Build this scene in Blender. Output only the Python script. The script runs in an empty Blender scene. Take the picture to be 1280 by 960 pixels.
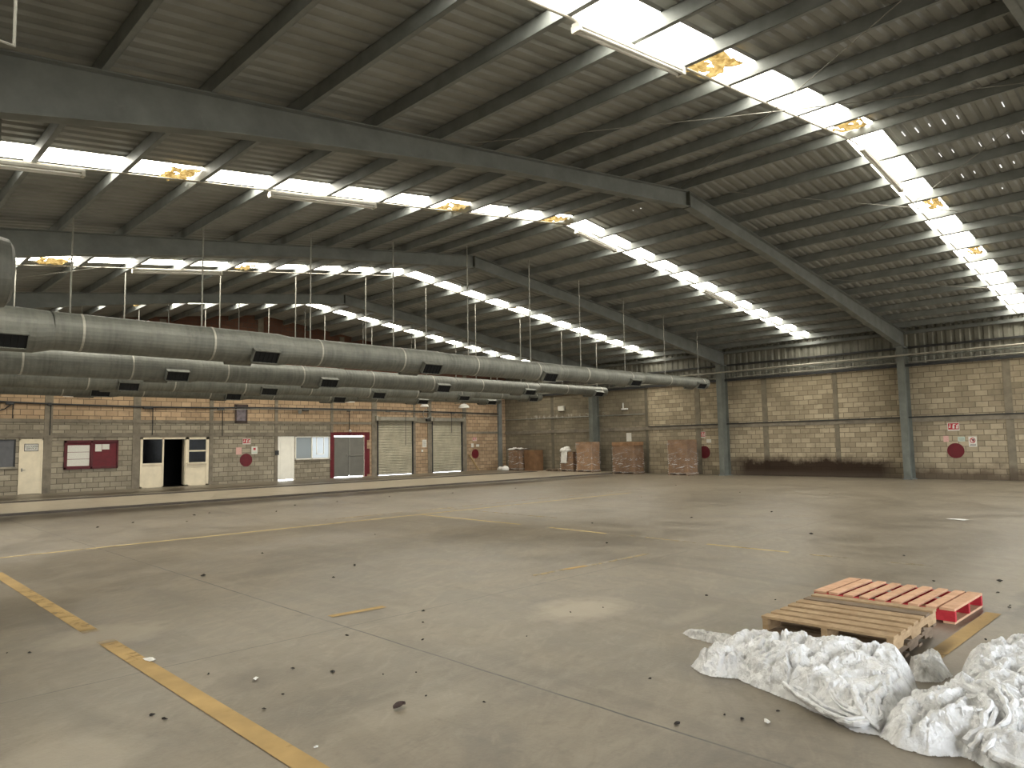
import bpy, bmesh, math, random
from mathutils import Vector, Matrix, noise
random.seed(7)
SC = bpy.context.scene
COL = SC.collection

# ------------------------------------------------------------------ dimensions
H = 1.6                       # eye height
XR = 29.8                     # inner face of the right-hand wall
YB = 30.7                     # inner face of the back wall
XL = -2.2                     # left wall
YF = -4.6                     # wall behind the viewer
RX, RZ = 14.4, 7.42           # ridge: underside of purlins
SL, SR = 0.131, 0.12          # roof slopes
PD = 0.20                     # purlin depth
PLAT = 0.06                   # raised apron along the back wall


def zp(x):
    return RZ - (SL * (RX - x) if x < RX else SR * (x - RX))


def zr(x):
    return zp(x) + PD


# ------------------------------------------------------------------ materials
def new_mat(name):
    m = bpy.data.materials.new(name)
    m.use_nodes = True
    nt = m.node_tree
    nt.nodes.clear()
    out = nt.nodes.new('ShaderNodeOutputMaterial')
    return m, nt, out


class G:
    """tiny node-graph helper"""
    def __init__(s, nt):
        s.nt = nt
        s.tc = nt.nodes.new('ShaderNodeTexCoord')

    def n(s, t, **kw):
        nd = s.nt.nodes.new(t)
        for k, v in kw.items():
            setattr(nd, k, v)
        return nd

    def lk(s, a, b):
        s.nt.links.new(a, b)

    def setin(s, sock, v):
        if hasattr(v, 'is_linked'):
            s.lk(v, sock)
        elif isinstance(v, (tuple, list)) and len(v) == 3 and sock.type == 'RGBA':
            sock.default_value = (*v, 1)
        else:
            sock.default_value = v

    def math(s, op, a, b=0.0, clamp=False):
        nd = s.n('ShaderNodeMath', operation=op, use_clamp=clamp)
        s.setin(nd.inputs[0], a)
        s.setin(nd.inputs[1], b)
        return nd.outputs[0]

    def mix(s, f, a, b, blend='MIX'):
        nd = s.n('ShaderNodeMix', data_type='RGBA', blend_type=blend)
        s.setin(nd.inputs[0], f)
        s.setin(nd.inputs[6], a)
        s.setin(nd.inputs[7], b)
        return nd.outputs[2]

    def noise(s, scale=5, detail=4, rough=.55, vec=None, dist=0.0):
        nd = s.n('ShaderNodeTexNoise')
        nd.inputs['Scale'].default_value = scale
        nd.inputs['Detail'].default_value = detail
        nd.inputs['Roughness'].default_value = rough
        nd.inputs['Distortion'].default_value = dist
        s.lk(vec or s.tc.outputs['Object'], nd.inputs['Vector'])
        return nd.outputs['Fac']

    def ramp(s, fac, lo, hi):
        nd = s.n('ShaderNodeMapRange')
        nd.clamp = True
        s.setin(nd.inputs[0], fac)
        nd.inputs[1].default_value = lo
        nd.inputs[2].default_value = hi
        return nd.outputs[0]

    def sep(s, vec=None):
        nd = s.n('ShaderNodeSeparateXYZ')
        s.lk(vec or s.tc.outputs['Object'], nd.inputs[0])
        return nd.outputs

    def comb(s, x, y, z):
        nd = s.n('ShaderNodeCombineXYZ')
        for i, v in enumerate((x, y, z)):
            s.setin(nd.inputs[i], v)
        return nd.outputs[0]

    def bump(s, h, strength=.3, dist=.01):
        nd = s.n('ShaderNodeBump')
        nd.inputs['Strength'].default_value = strength
        nd.inputs['Distance'].default_value = dist
        s.lk(h, nd.inputs['Height'])
        return nd.outputs[0]

    def bsdf(s, col, rough=.7, metal=0.0, normal=None, spec=.4):
        nd = s.n('ShaderNodeBsdfPrincipled')
        s.setin(nd.inputs['Base Color'], col)
        s.setin(nd.inputs['Roughness'], rough)
        s.setin(nd.inputs['Metallic'], metal)
        nd.inputs['Specular IOR Level'].default_value = spec
        if normal is not None:
            s.lk(normal, nd.inputs['Normal'])
        return nd


def simple(name, col, rough=.7, metal=0.0, var=.25, scale=6, spec=.4, col2=None, bump=0.0):
    m, nt, out = new_mat(name)
    g = G(nt)
    f = g.noise(scale, 5, .6)
    dark = col2 or tuple(c * (1 - var) for c in col)
    light = col if col2 else tuple(min(1, c * (1 + var * .5)) for c in col)
    c = g.mix(g.ramp(f, .3, .7), dark, light)
    nrm = g.bump(g.noise(scale * 6, 4), bump, .01) if bump else None
    b = g.bsdf(c, rough, metal, nrm, spec)
    g.lk(b.outputs[0], out.inputs[0])
    return m


def masonry(name, axis, c1, c2, mortar, bw=.4, bh=.2, ms=.012, extra=None, off=0.0):
    m, nt, out = new_mat(name)
    g = G(nt)
    x, y, z = g.sep()
    h = x if axis == 'x' else y
    v = g.comb(h, g.math('ADD', z, off), 0.0)
    br = g.n('ShaderNodeTexBrick')
    br.offset = .5
    br.inputs['Scale'].default_value = 1
    br.inputs['Brick Width'].default_value = bw
    br.inputs['Row Height'].default_value = bh
    br.inputs['Mortar Size'].default_value = ms
    br.inputs['Mortar Smooth'].default_value = .3
    br.inputs['Bias'].default_value = 0.0
    g.setin(br.inputs['Color1'], c1)
    g.setin(br.inputs['Color2'], c2)
    g.setin(br.inputs['Mortar'], mortar)
    g.lk(v, br.inputs['Vector'])
    col = br.outputs['Color']
    # smears of mortar, grime, patchiness
    n1 = g.noise(.55, 6, .65)
    n2 = g.noise(3.0, 5, .6)
    col = g.mix(g.math('MULTIPLY', g.ramp(n1, .42, .72), .6), col, tuple(c * .5 for c in c2))
    col = g.mix(g.math('MULTIPLY', g.ramp(n2, .55, .75), .5), col, mortar)
    if extra:
        col = extra(g, col, x, y, z)
    hgt = g.math('ADD', br.outputs['Fac'], g.math('MULTIPLY', g.noise(25, 4), -.6))
    nrm = g.bump(g.math('MULTIPLY', hgt, -1.0), .5, .012)
    b = g.bsdf(col, .9, 0, nrm, .2)
    g.lk(b.outputs[0], out.inputs[0])
    return m


def band(g, v, lo, hi, soft=.05):
    a = g.ramp(v, lo - soft, lo + soft)
    b = g.ramp(v, hi - soft, hi + soft)
    return g.math('SUBTRACT', a, b, True)


def right_extra(g, col, x, y, z):
    # burnt-brown splash band at the foot of the wall and a darker, greyer stretch by the corner
    n = g.noise(1.3, 5, .65)
    n2 = g.noise(5, 4, .6)
    top = g.math('ADD', g.math('MULTIPLY', g.math('SUBTRACT', n, .5), .7),
                 g.math('MULTIPLY', g.math('SUBTRACT', n2, .5), .25))
    zz = g.math('ADD', z, top)
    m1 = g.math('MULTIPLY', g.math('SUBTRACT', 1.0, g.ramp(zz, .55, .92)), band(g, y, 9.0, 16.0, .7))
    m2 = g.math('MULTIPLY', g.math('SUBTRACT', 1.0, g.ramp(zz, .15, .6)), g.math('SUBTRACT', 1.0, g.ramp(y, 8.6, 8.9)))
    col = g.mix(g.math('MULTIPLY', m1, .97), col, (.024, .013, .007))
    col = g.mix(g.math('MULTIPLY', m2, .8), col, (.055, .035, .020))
    corner_tone = g.ramp(y, 20.35, 20.5)
    col = g.mix(g.math('MULTIPLY', corner_tone, .55), col, (.11, .10, .075))
    # pale efflorescence along one course
    e = g.math('MULTIPLY', band(g, z, 2.95, 3.15, .08), g.math('MULTIPLY', g.ramp(n2, .5, .62), band(g, y, 23, 29, .4)))
    col = g.mix(g.math('MULTIPLY', e, .7), col, (.5, .48, .42))
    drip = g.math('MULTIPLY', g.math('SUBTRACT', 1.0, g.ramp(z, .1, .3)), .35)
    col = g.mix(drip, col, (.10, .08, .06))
    return col


def floor_mat(name, base, dark, light):
    m, nt, out = new_mat(name)
    g = G(nt)
    x, y, z = g.sep()
    n0 = g.noise(.16, 4, .6)
    n1 = g.noise(.9, 7, .65, dist=.6)
    n2 = g.noise(6, 6, .65)
    st = g.noise(1.0, 6, .65, vec=g.comb(g.math('MULTIPLY', x, 1.6), g.math('MULTIPLY', y, .35), 0.0), dist=.8)
    st2 = g.noise(1.0, 5, .65, vec=g.comb(g.math('MULTIPLY', x, .3), g.math('MULTIPLY', y, 2.2), 3.0), dist=.8)
    c = g.mix(g.ramp(n1, .34, .66), dark, base)
    brush = g.noise(1.0, 6, .7, vec=g.comb(g.math('ADD', g.math('MULTIPLY', x, 2.2), g.math('MULTIPLY', y, 1.2)), g.math('SUBTRACT', g.math('MULTIPLY', y, 5.0), g.math('MULTIPLY', x, 3.0)), 0.0), dist=1.2)
    c = g.mix(g.math('MULTIPLY', g.ramp(brush, .50, .70), .35), c, light)
    c = g.mix(g.math('MULTIPLY', g.ramp(brush, .50, .30), .30), c, tuple(v * .8 for v in dark))
    c = g.mix(g.math('MULTIPLY', g.ramp(n0, .45, .7), .35), c, light)
    c = g.mix(g.math('MULTIPLY', g.ramp(st, .50, .72), .5), c, tuple(v * .72 for v in dark))
    c = g.mix(g.math('MULTIPLY', g.ramp(st2, .55, .75), .30), c, light)
    c = g.mix(g.math('MULTIPLY', g.ramp(n2, .54, .72), .40), c, tuple(v * .75 for v in dark))
    c = g.mix(g.math('MULTIPLY', g.ramp(g.noise(22, 5, .7), .55, .75), .30), c, tuple(v * .7 for v in dark))
    # pale repair patches
    for cx, cy, rx, ry, k in ((5.35, 4.5, .55, .42, .75), (1.95, 7.02, .50, .40, .55), (1.05, 4.4, .35, .4, .5), (5.9, 3.6, .5, .12, .3), (2.7, 3.6, .5, .25, .3)):
        dx = g.math('DIVIDE', g.math('SUBTRACT', x, cx), rx)
        dy = g.math('DIVIDE', g.math('SUBTRACT', y, cy), ry)
        d = g.math('SQRT', g.math('ADD', g.math('MULTIPLY', dx, dx), g.math('MULTIPLY', dy, dy)))
        d = g.math('ADD', d, g.math('MULTIPLY', g.math('SUBTRACT', n1, .5), 1.3))
        d = g.math('ADD', d, g.math('MULTIPLY', g.math('SUBTRACT', n2, .5), .7))
        mk = g.math('SUBTRACT', 1.0, g.ramp(d, .55, 1.15))
        c = g.mix(g.math('MULTIPLY', mk, k), c, tuple(min(1, v * 1.12) for v in light))
    # oily dark stains
    for cx, cy, rx, ry, k in ((7.95, 1.42, .5, .12, .7), (1.5, 8.6, .5, .9, .25), (8.6, 1.5, .4, .15, .5), (2.3, 4.9, .35, .25, .3)):
        dx = g.math('DIVIDE', g.math('SUBTRACT', x, cx), rx)
        dy = g.math('DIVIDE', g.math('SUBTRACT', y, cy), ry)
        d = g.math('SQRT', g.math('ADD', g.math('MULTIPLY', dx, dx), g.math('MULTIPLY', dy, dy)))
        d = g.math('ADD', d, g.math('MULTIPLY', g.math('SUBTRACT', n2, .5), 1.8))
        mk = g.math('SUBTRACT', 1.0, g.ramp(d, .6, 1.1))
        c = g.mix(g.math('MULTIPLY', mk, k), c, (.06, .05, .04))
    # saw-cut joints
    wob = g.math('MULTIPLY', g.math('SUBTRACT', g.noise(2.0, 2), .5), .02)
    jm = None
    for ax, pos, w in (('x', 3.48, .008), ('y', 5.66, .005)):
        v = x if ax == 'x' else y
        d = g.math('ABSOLUTE', g.math('SUBTRACT', g.math('ADD', v, wob), pos))
        k = g.math('SUBTRACT', 1.0, g.ramp(d, w * .6, w * 1.4))
        jm = k if jm is None else g.math('MAXIMUM', jm, k)
    c = g.mix(g.math('MULTIPLY', jm, g.ramp(n1, .2, .5)), c, (.05, .045, .04))
    nrm = g.bump(g.math('ADD', g.noise(40, 4), g.math('MULTIPLY', n2, .6)), .12, .01)
    rough = g.math('ADD', g.math('MULTIPLY', n1, .30), .24)
    b = g.bsdf(c, rough, 0, nrm, .35)
    g.lk(b.outputs[0], out.inputs[0])
    return m


def paint_mat(name, col, lo, hi, hole=None):
    """worn floor paint: breaks up into bare concrete"""
    m, nt, out = new_mat(name)
    g = G(nt)
    x, y, z = g.sep()
    f = g.noise(5, 6, .7)
    f2 = g.noise(.8, 3, .6)
    a = g.ramp(g.math('ADD', g.math('MULTIPLY', f, .7), g.math('MULTIPLY', f2, .5)), lo, hi)
    if hole:
        a = g.math('MULTIPLY', a, g.math('SUBTRACT', 1.0, band(g, y, hole[0], hole[1], .12)))
    c = g.mix(g.ramp(g.noise(3, 5), .35, .7), tuple(v * .72 for v in col), col)
    b = g.bsdf(c, .7, 0, None, .3)
    t = g.n('ShaderNodeBsdfTransparent')
    mx = g.n('ShaderNodeMixShader')
    g.lk(a, mx.inputs[0])
    g.lk(t.outputs[0], mx.inputs[1])
    g.lk(b.outputs[0], mx.inputs[2])
    g.lk(mx.outputs[0], out.inputs[0])
    return m


def sky_sheet(name, col, strength):
    """translucent roof sheet with daylight coming through"""
    m, nt, out = new_mat(name)
    g = G(nt)
    e = g.n('ShaderNodeEmission')
    f = g.noise(3, 4)
    g.lk(g.mix(g.ramp(f, .3, .7), tuple(v * .8 for v in col), col), e.inputs[0])
    e.inputs[1].default_value = strength
    g.lk(e.outputs[0], out.inputs[0])
    return m


def pane_mat(name, tint, frost):
    m, nt, out = new_mat(name)
    g = G(nt)
    if frost:
        b = g.n('ShaderNodeBsdfTranslucent')
        b.inputs[0].default_value = (*tint, 1)
        d = g.bsdf(tint, .3)
        mx = g.n('ShaderNodeMixShader')
        mx.inputs[0].default_value = .4
        g.lk(b.outputs[0], mx.inputs[1])
        g.lk(d.outputs[0], mx.inputs[2])
        g.lk(mx.outputs[0], out.inputs[0])
    else:
        t = g.n('ShaderNodeBsdfTransparent')
        t.inputs[0].default_value = (*tint, 1)
        gl = g.n('ShaderNodeBsdfGlossy')
        gl.inputs['Roughness'].default_value = .08
        mx = g.n('ShaderNodeMixShader')
        mx.inputs[0].default_value = .004
        g.lk(t.outputs[0], mx.inputs[1])
        g.lk(gl.outputs[0], mx.inputs[2])
        g.lk(mx.outputs[0], out.inputs[0])
    return m


def film_mat(name, col=(.98, .985, .99), clear=.09, k=1.0):
    """crinkled stretch film: little flat facets that each catch the light differently"""
    m, nt, out = new_mat(name)
    g = G(nt)
    nz = g.n('ShaderNodeTexNoise')
    nz.inputs['Scale'].default_value = 10
    nz.inputs['Detail'].default_value = 3
    g.lk(g.tc.outputs['Object'], nz.inputs['Vector'])
    warp = g.n('ShaderNodeVectorMath', operation='MULTIPLY_ADD')
    g.lk(nz.outputs['Color'], warp.inputs[0])
    warp.inputs[1].default_value = (.09, .09, .09)
    g.lk(g.tc.outputs['Object'], warp.inputs[2])
    geo = g.n('ShaderNodeNewGeometry')
    h = g.math('ADD', g.math('MULTIPLY', g.noise(16, 5, .65, dist=1.8), 1.6), g.math('MULTIPLY', g.noise(55, 3, .6), .5))
    acc = g.bump(h, .5 * k, .012)
    for sc, am in ((26, .55), (64, .45)):
        vo = g.n('ShaderNodeTexVoronoi')
        vo.inputs['Scale'].default_value = sc
        g.lk(warp.outputs[0], vo.inputs['Vector'])
        sub = g.n('ShaderNodeVectorMath', operation='SUBTRACT')
        g.lk(vo.outputs['Color'], sub.inputs[0])
        sub.inputs[1].default_value = (.5, .5, .5)
        ma = g.n('ShaderNodeVectorMath', operation='MULTIPLY_ADD')
        g.lk(sub.outputs[0], ma.inputs[0])
        ma.inputs[1].default_value = (am * k,) * 3
        g.lk(acc, ma.inputs[2])
        no = g.n('ShaderNodeVectorMath', operation='NORMALIZE')
        g.lk(ma.outputs[0], no.inputs[0])
        acc = no.outputs[0]
    b = g.bsdf(col, .17, 0, acc, 1.0)
    t = g.n('ShaderNodeBsdfTransparent')
    t.inputs[0].default_value = (.95, .96, .97, 1)
    tl = g.n('ShaderNodeBsdfTranslucent')
    tl.inputs[0].default_value = (.92, .94, .97, 1)
    m1 = g.n('ShaderNodeMixShader')
    m1.inputs[0].default_value = .12
    g.lk(b.outputs[0], m1.inputs[1])
    g.lk(tl.outputs[0], m1.inputs[2])
    m2 = g.n('ShaderNodeMixShader')
    g.lk(g.math('MULTIPLY', g.ramp(g.noise(7, 4, .65), .4, .75), clear * 2.2), m2.inputs[0])
    g.lk(m1.outputs[0], m2.inputs[1])
    g.lk(t.outputs[0], m2.inputs[2])
    g.lk(m2.outputs[0], out.inputs[0])
    return m


def wood_mat(name, c1, c2):
    m, nt, out = new_mat(name)
    g = G(nt)
    oi = g.n('ShaderNodeObjectInfo')
    x, y, z = g.sep()
    v = g.comb(g.math('ADD', g.math('MULTIPLY', x, 4.0), g.math('MULTIPLY', oi.outputs['Random'], 40.0)), g.math('MULTIPLY', y, 4.0), g.math('MULTIPLY', z, 14.0))
    f = g.noise(1.6, 6, .65, vec=v, dist=1.0)
    f2 = g.noise(14, 4, .6)
    c = g.mix(g.ramp(f, .3, .7), c1, c2)
    c = g.mix(g.math('MULTIPLY', g.ramp(f2, .55, .75), .4), c, tuple(v_ * .5 for v_ in c1))
    c = g.mix(g.math('MULTIPLY', oi.outputs['Random'], .35), c, tuple(v_ * .7 for v_ in c1))
    b = g.bsdf(c, .8, 0, g.bump(f, .25, .006), .25)
    g.lk(b.outputs[0], out.inputs[0])
    return m


M = {}
M['floor'] = floor_mat('floor_concrete', (.232, .196, .145), (.140, .118, .087), (.315, .272, .204))
M['apron'] = floor_mat('apron_concrete', (.36, .308, .230), (.255, .218, .160), (.45, .39, .29))
M['kerb_dark'] = simple('kerb_dirty', (.055, .045, .036), .9, var=.5, scale=2)
M['yellow'] = paint_mat('yellow_floor_paint', (.47, .315, .125), .36, .54, (6.72, 7.30))
M['yellow_worn'] = paint_mat('yellow_floor_paint_worn', (.58, .45, .24), .54, .72)
M['yellow_thin'] = paint_mat('yellow_floor_paint_thin', (.60, .455, .22), .38, .56)
gray1, gray2, mort = (.392, .344, .257), (.250, .216, .159), (.115, .099, .074)
M['block_x'] = masonry('grey_block_back', 'x', gray1, gray2, mort)
M['block_y'] = masonry('grey_block_right', 'y', (.446, .371, .257), (.270, .223, .151), (.155, .128, .089), extra=right_extra)
def stained_tie(name, col):
    m, nt, out = new_mat(name)
    g = G(nt)
    x, y, z = g.sep()
    c = g.mix(g.ramp(g.noise(3, 5, .6), .3, .7), tuple(v * .65 for v in col), col)
    c = right_extra(g, c, x, y, z)
    b = g.bsdf(c, .9, 0, None, .2)
    g.lk(b.outputs[0], out.inputs[0])
    return m


M['tie_right'] = stained_tie('stained_tie', (.215, .185, .135))
M['block_side'] = masonry('grey_block_plain', 'y', gray1, gray2, mort)
M['brick_tan'] = masonry('tan_block_back', 'x', (.499, .358, .223), (.365, .257, .159), (.135, .105, .076), .4, .21)
M['brick_tan2'] = masonry('tan_block_right_part', 'x', (.486, .351, .223), (.351, .243, .151), (.149, .115, .081), .36, .2)
M['brick_red'] = masonry('red_block_gable', 'x', (.17, .085, .055), (.13, .065, .045), (.10, .075, .06), .4, .2)
M['cement'] = simple('cement_tie', (.209, .180, .135), .9, var=.35, scale=3, bump=.3)
M['cement_pale'] = simple('cement_tie_pale', (.270, .240, .182), .9, var=.35, scale=3, bump=.3)
M['steel'] = simple('grey_painted_steel', (.215, .230, .222), .55, .0, .22, 3, .4)
M['steel_frame'] = simple('grey_frame_steel', (.162, .173, .162), .6, .0, .3, 2.0, .35)
def scuffed(name, col, pale):
    m, nt, out = new_mat(name)
    g = G(nt)
    c = g.mix(g.ramp(g.noise(2, 5, .6), .3, .7), tuple(v * .72 for v in col), tuple(v * 1.1 for v in col))
    k = g.math('MULTIPLY', g.ramp(g.noise(1.8, 6, .7, dist=1.0), .60, .70), g.ramp(g.noise(.5, 2), .45, .6))
    c = g.mix(g.math('MULTIPLY', k, .55), c, pale)
    b = g.bsdf(c, .6, 0, None, .35)
    g.lk(b.outputs[0], out.inputs[0])
    return m


M['steel_frame'] = scuffed('grey_frame_steel', (.195, .207, .196), (.26, .26, .245))
M['steel_lite'] = simple('grey_column_paint', (.135, .142, .122), .6, .0, .3, 2.0, .35)
M['roof'] = simple('roof_sheet', (.262, .266, .245), .5, .0, .25, 1.2, .35)
M['cladding'] = simple('wall_sheet', (.21, .203, .165), .5, .2, .3, 1.5, .4)
M['sky_sheet'] = sky_sheet('translucent_sheet', (1, .95, .82), 16.0)
def fibre_mat():
    m, nt, out = new_mat('yellowed_fibre')
    g = G(nt)
    c = g.mix(g.ramp(g.noise(9, 5), .35, .7), (.30, .19, .06), (.85, .66, .30))
    b = g.n('ShaderNodeBsdfDiffuse')
    t = g.n('ShaderNodeBsdfTranslucent')
    g.lk(c, b.inputs[0])
    g.lk(g.mix(.86, c, (0.0, 0.0, 0.0)), t.inputs[0])
    mx = g.n('ShaderNodeMixShader')
    mx.inputs[0].default_value = .5
    g.lk(b.outputs[0], mx.inputs[1])
    g.lk(t.outputs[0], mx.inputs[2])
    g.lk(mx.outputs[0], out.inputs[0])
    return m


M['insul'] = fibre_mat()
def duct_mat():
    m, nt, out = new_mat('galvanised_duct')
    g = G(nt)
    x, y, z = g.sep()
    blot = g.noise(2.2, 6, .65)
    rib = g.noise(1.0, 4, .7, vec=g.comb(g.math('MULTIPLY', x, 9.0), g.math('MULTIPLY', y, .4), g.math('MULTIPLY', z, .4)))
    c = g.mix(g.ramp(blot, .3, .7), (.088, .092, .080), (.165, .170, .148))
    c = g.mix(g.math('MULTIPLY', g.ramp(rib, .45, .7), .5), c, (.20, .205, .18))
    dust = g.math('MULTIPLY', g.ramp(g.noise(7, 5, .7), .5, .7), .35)
    c = g.mix(dust, c, (.22, .21, .175))
    wave = g.math('SINE', g.math('MULTIPLY', x, 52.0))
    b = g.bsdf(c, .5, .1, g.bump(wave, .12, .01), .4)
    g.lk(b.outputs[0], out.inputs[0])
    return m


M['duct'] = duct_mat()
M['ring'] = simple('duct_seam_band', (.38, .37, .32), .5, .2, .2, 8)
M['black'] = simple('black_grille', (.008, .009, .010), .8, var=.3)
M['dark'] = simple('dark_metal', (.03, .03, .03), .6, var=.3)
M['rod'] = simple('rod_steel', (.25, .245, .215), .5, .3, .2)
M['pipe'] = simple('pale_pipe', (.33, .31, .255), .5, .2, .25, 3)
M['lamp_white'] = simple('white_enamel', (.75, .74, .69), .4, var=.1)
M['cream'] = simple('cream_paint', (.72, .63, .46), .55, var=.12, scale=3)
M['white'] = simple('white_paint', (.82, .79, .70), .5, var=.08, scale=3)
M['dgrey'] = simple('grey_door_paint', (.15, .145, .125), .6, var=.15, scale=2)
M['red'] = simple('red_paint', (.115, .006, .011), .6, var=.25, scale=5)
M['dred'] = simple('dark_red_frame', (.085, .010, .013), .6, var=.25, scale=5)
M['sign_red'] = simple('sign_red', (.42, .03, .04), .6, var=.2, scale=10)
M['paper'] = simple('paper_white', (.62, .60, .53), .8, var=.12, scale=30)
M['paper_pink'] = simple('paper_pink', (.60, .36, .31), .8, var=.15, scale=30)
M['paper_green'] = simple('paper_green', (.45, .52, .44), .8, var=.15, scale=30)
M['ink'] = simple('ink', (.05, .05, .06), .8, var=.1)
M['shutter'] = simple('shutter_slats', (.456, .420, .318), .55, .1, .25, 2)
M['glass_dark'] = pane_mat('dark_glass', (.25, .25, .25), False)
M['glass_grey'] = simple('grey_blind_glass', (.075, .072, .07), .3, var=.2)
M['frost'] = pane_mat('frosted_glass', (.40, .415, .42), True)
M['frost_dim'] = pane_mat('frosted_glass_dim', (.23, .24, .235), True)
M['clearpane'] = pane_mat('clear_glass', (.95, .96, .97), False)
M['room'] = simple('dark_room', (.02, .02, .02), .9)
M['frame_brown'] = simple('brown_frame', (.06, .038, .03), .6, var=.3)
M['picture'] = simple('faded_print', (.17, .14, .15), .5, var=.5, scale=7)
M['card'] = simple('brown_cardboard', (.215, .118, .058), .8, var=.3, scale=3)
M['card2'] = simple('brown_cardboard_light', (.29, .165, .085), .8, var=.3, scale=3)
M['wood'] = wood_mat('pallet_wood', (.34, .225, .12), (.56, .41, .25))
M['wood_grey'] = wood_mat('pallet_wood_grey', (.17, .125, .085), (.30, .22, .15))
M['wood_pink'] = wood_mat('pallet_wood_pink', (.58, .33, .20), (.78, .50, .33))
M['wood_red'] = wood_mat('pallet_wood_red', (.42, .022, .035), (.56, .05, .06))
M['plank'] = wood_mat('plank_wood', (.45, .31, .15), (.6, .44, .24))
M['film'] = film_mat('stretch_film')
M['film_thin'] = film_mat('stretch_film_thin', (.85, .85, .83), .30)
def wrap_mat():
    m, nt, out = new_mat('stretch_film_wrap')
    g = G(nt)
    x, y, z = g.sep()
    u = g.math('ADD', x, y)
    st = g.noise(1.5, 6, .7, vec=g.comb(g.math('ADD', g.math('MULTIPLY', u, 1.2), g.math('MULTIPLY', z, 2.2)), g.math('ADD', g.math('MULTIPLY', z, 5.0), g.math('MULTIPLY', u, .8)), 0.0), dist=2.2)
    k = g.ramp(st, .52, .66)
    k2 = g.math('MULTIPLY', k, g.math('SUBTRACT', 1.0, g.ramp(z, .5, 1.3)))
    k = g.math('ADD', g.math('MULTIPLY', k2, 1.0), g.math('MULTIPLY', k, .40))
    k = g.math('ADD', k, .05, True)
    b = g.bsdf((.72, .66, .60), .25, 0, g.bump(g.noise(14, 4), .5, .02), .8)
    t = g.n('ShaderNodeBsdfTransparent')
    mx = g.n('ShaderNodeMixShader')
    g.lk(k, mx.inputs[0])
    g.lk(t.outputs[0], mx.inputs[1])
    g.lk(b.outputs[0], mx.inputs[2])
    g.lk(mx.outputs[0], out.inputs[0])
    return m


M['film_box'] = wrap_mat()
M['bag'] = simple('white_plastic_bag', (.75, .73, .68), .4, var=.15, scale=12, bump=.4)
M['scrap_dark'] = simple('dark_scrap', (.022, .018, .016), .9, var=.4, scale=20)
M['scrap_white'] = simple('white_scrap', (.78, .77, .73), .6, var=.2, scale=20)
M['leaf'] = simple('dry_leaf', (.075, .05, .045), .8, var=.4, scale=20)


# ------------------------------------------------------------------ mesh building
def base_of(o):
    v = Vector((0, 0, 0))
    while o:
        v += Vector(o.location)
        o = o.parent
    return v


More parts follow.
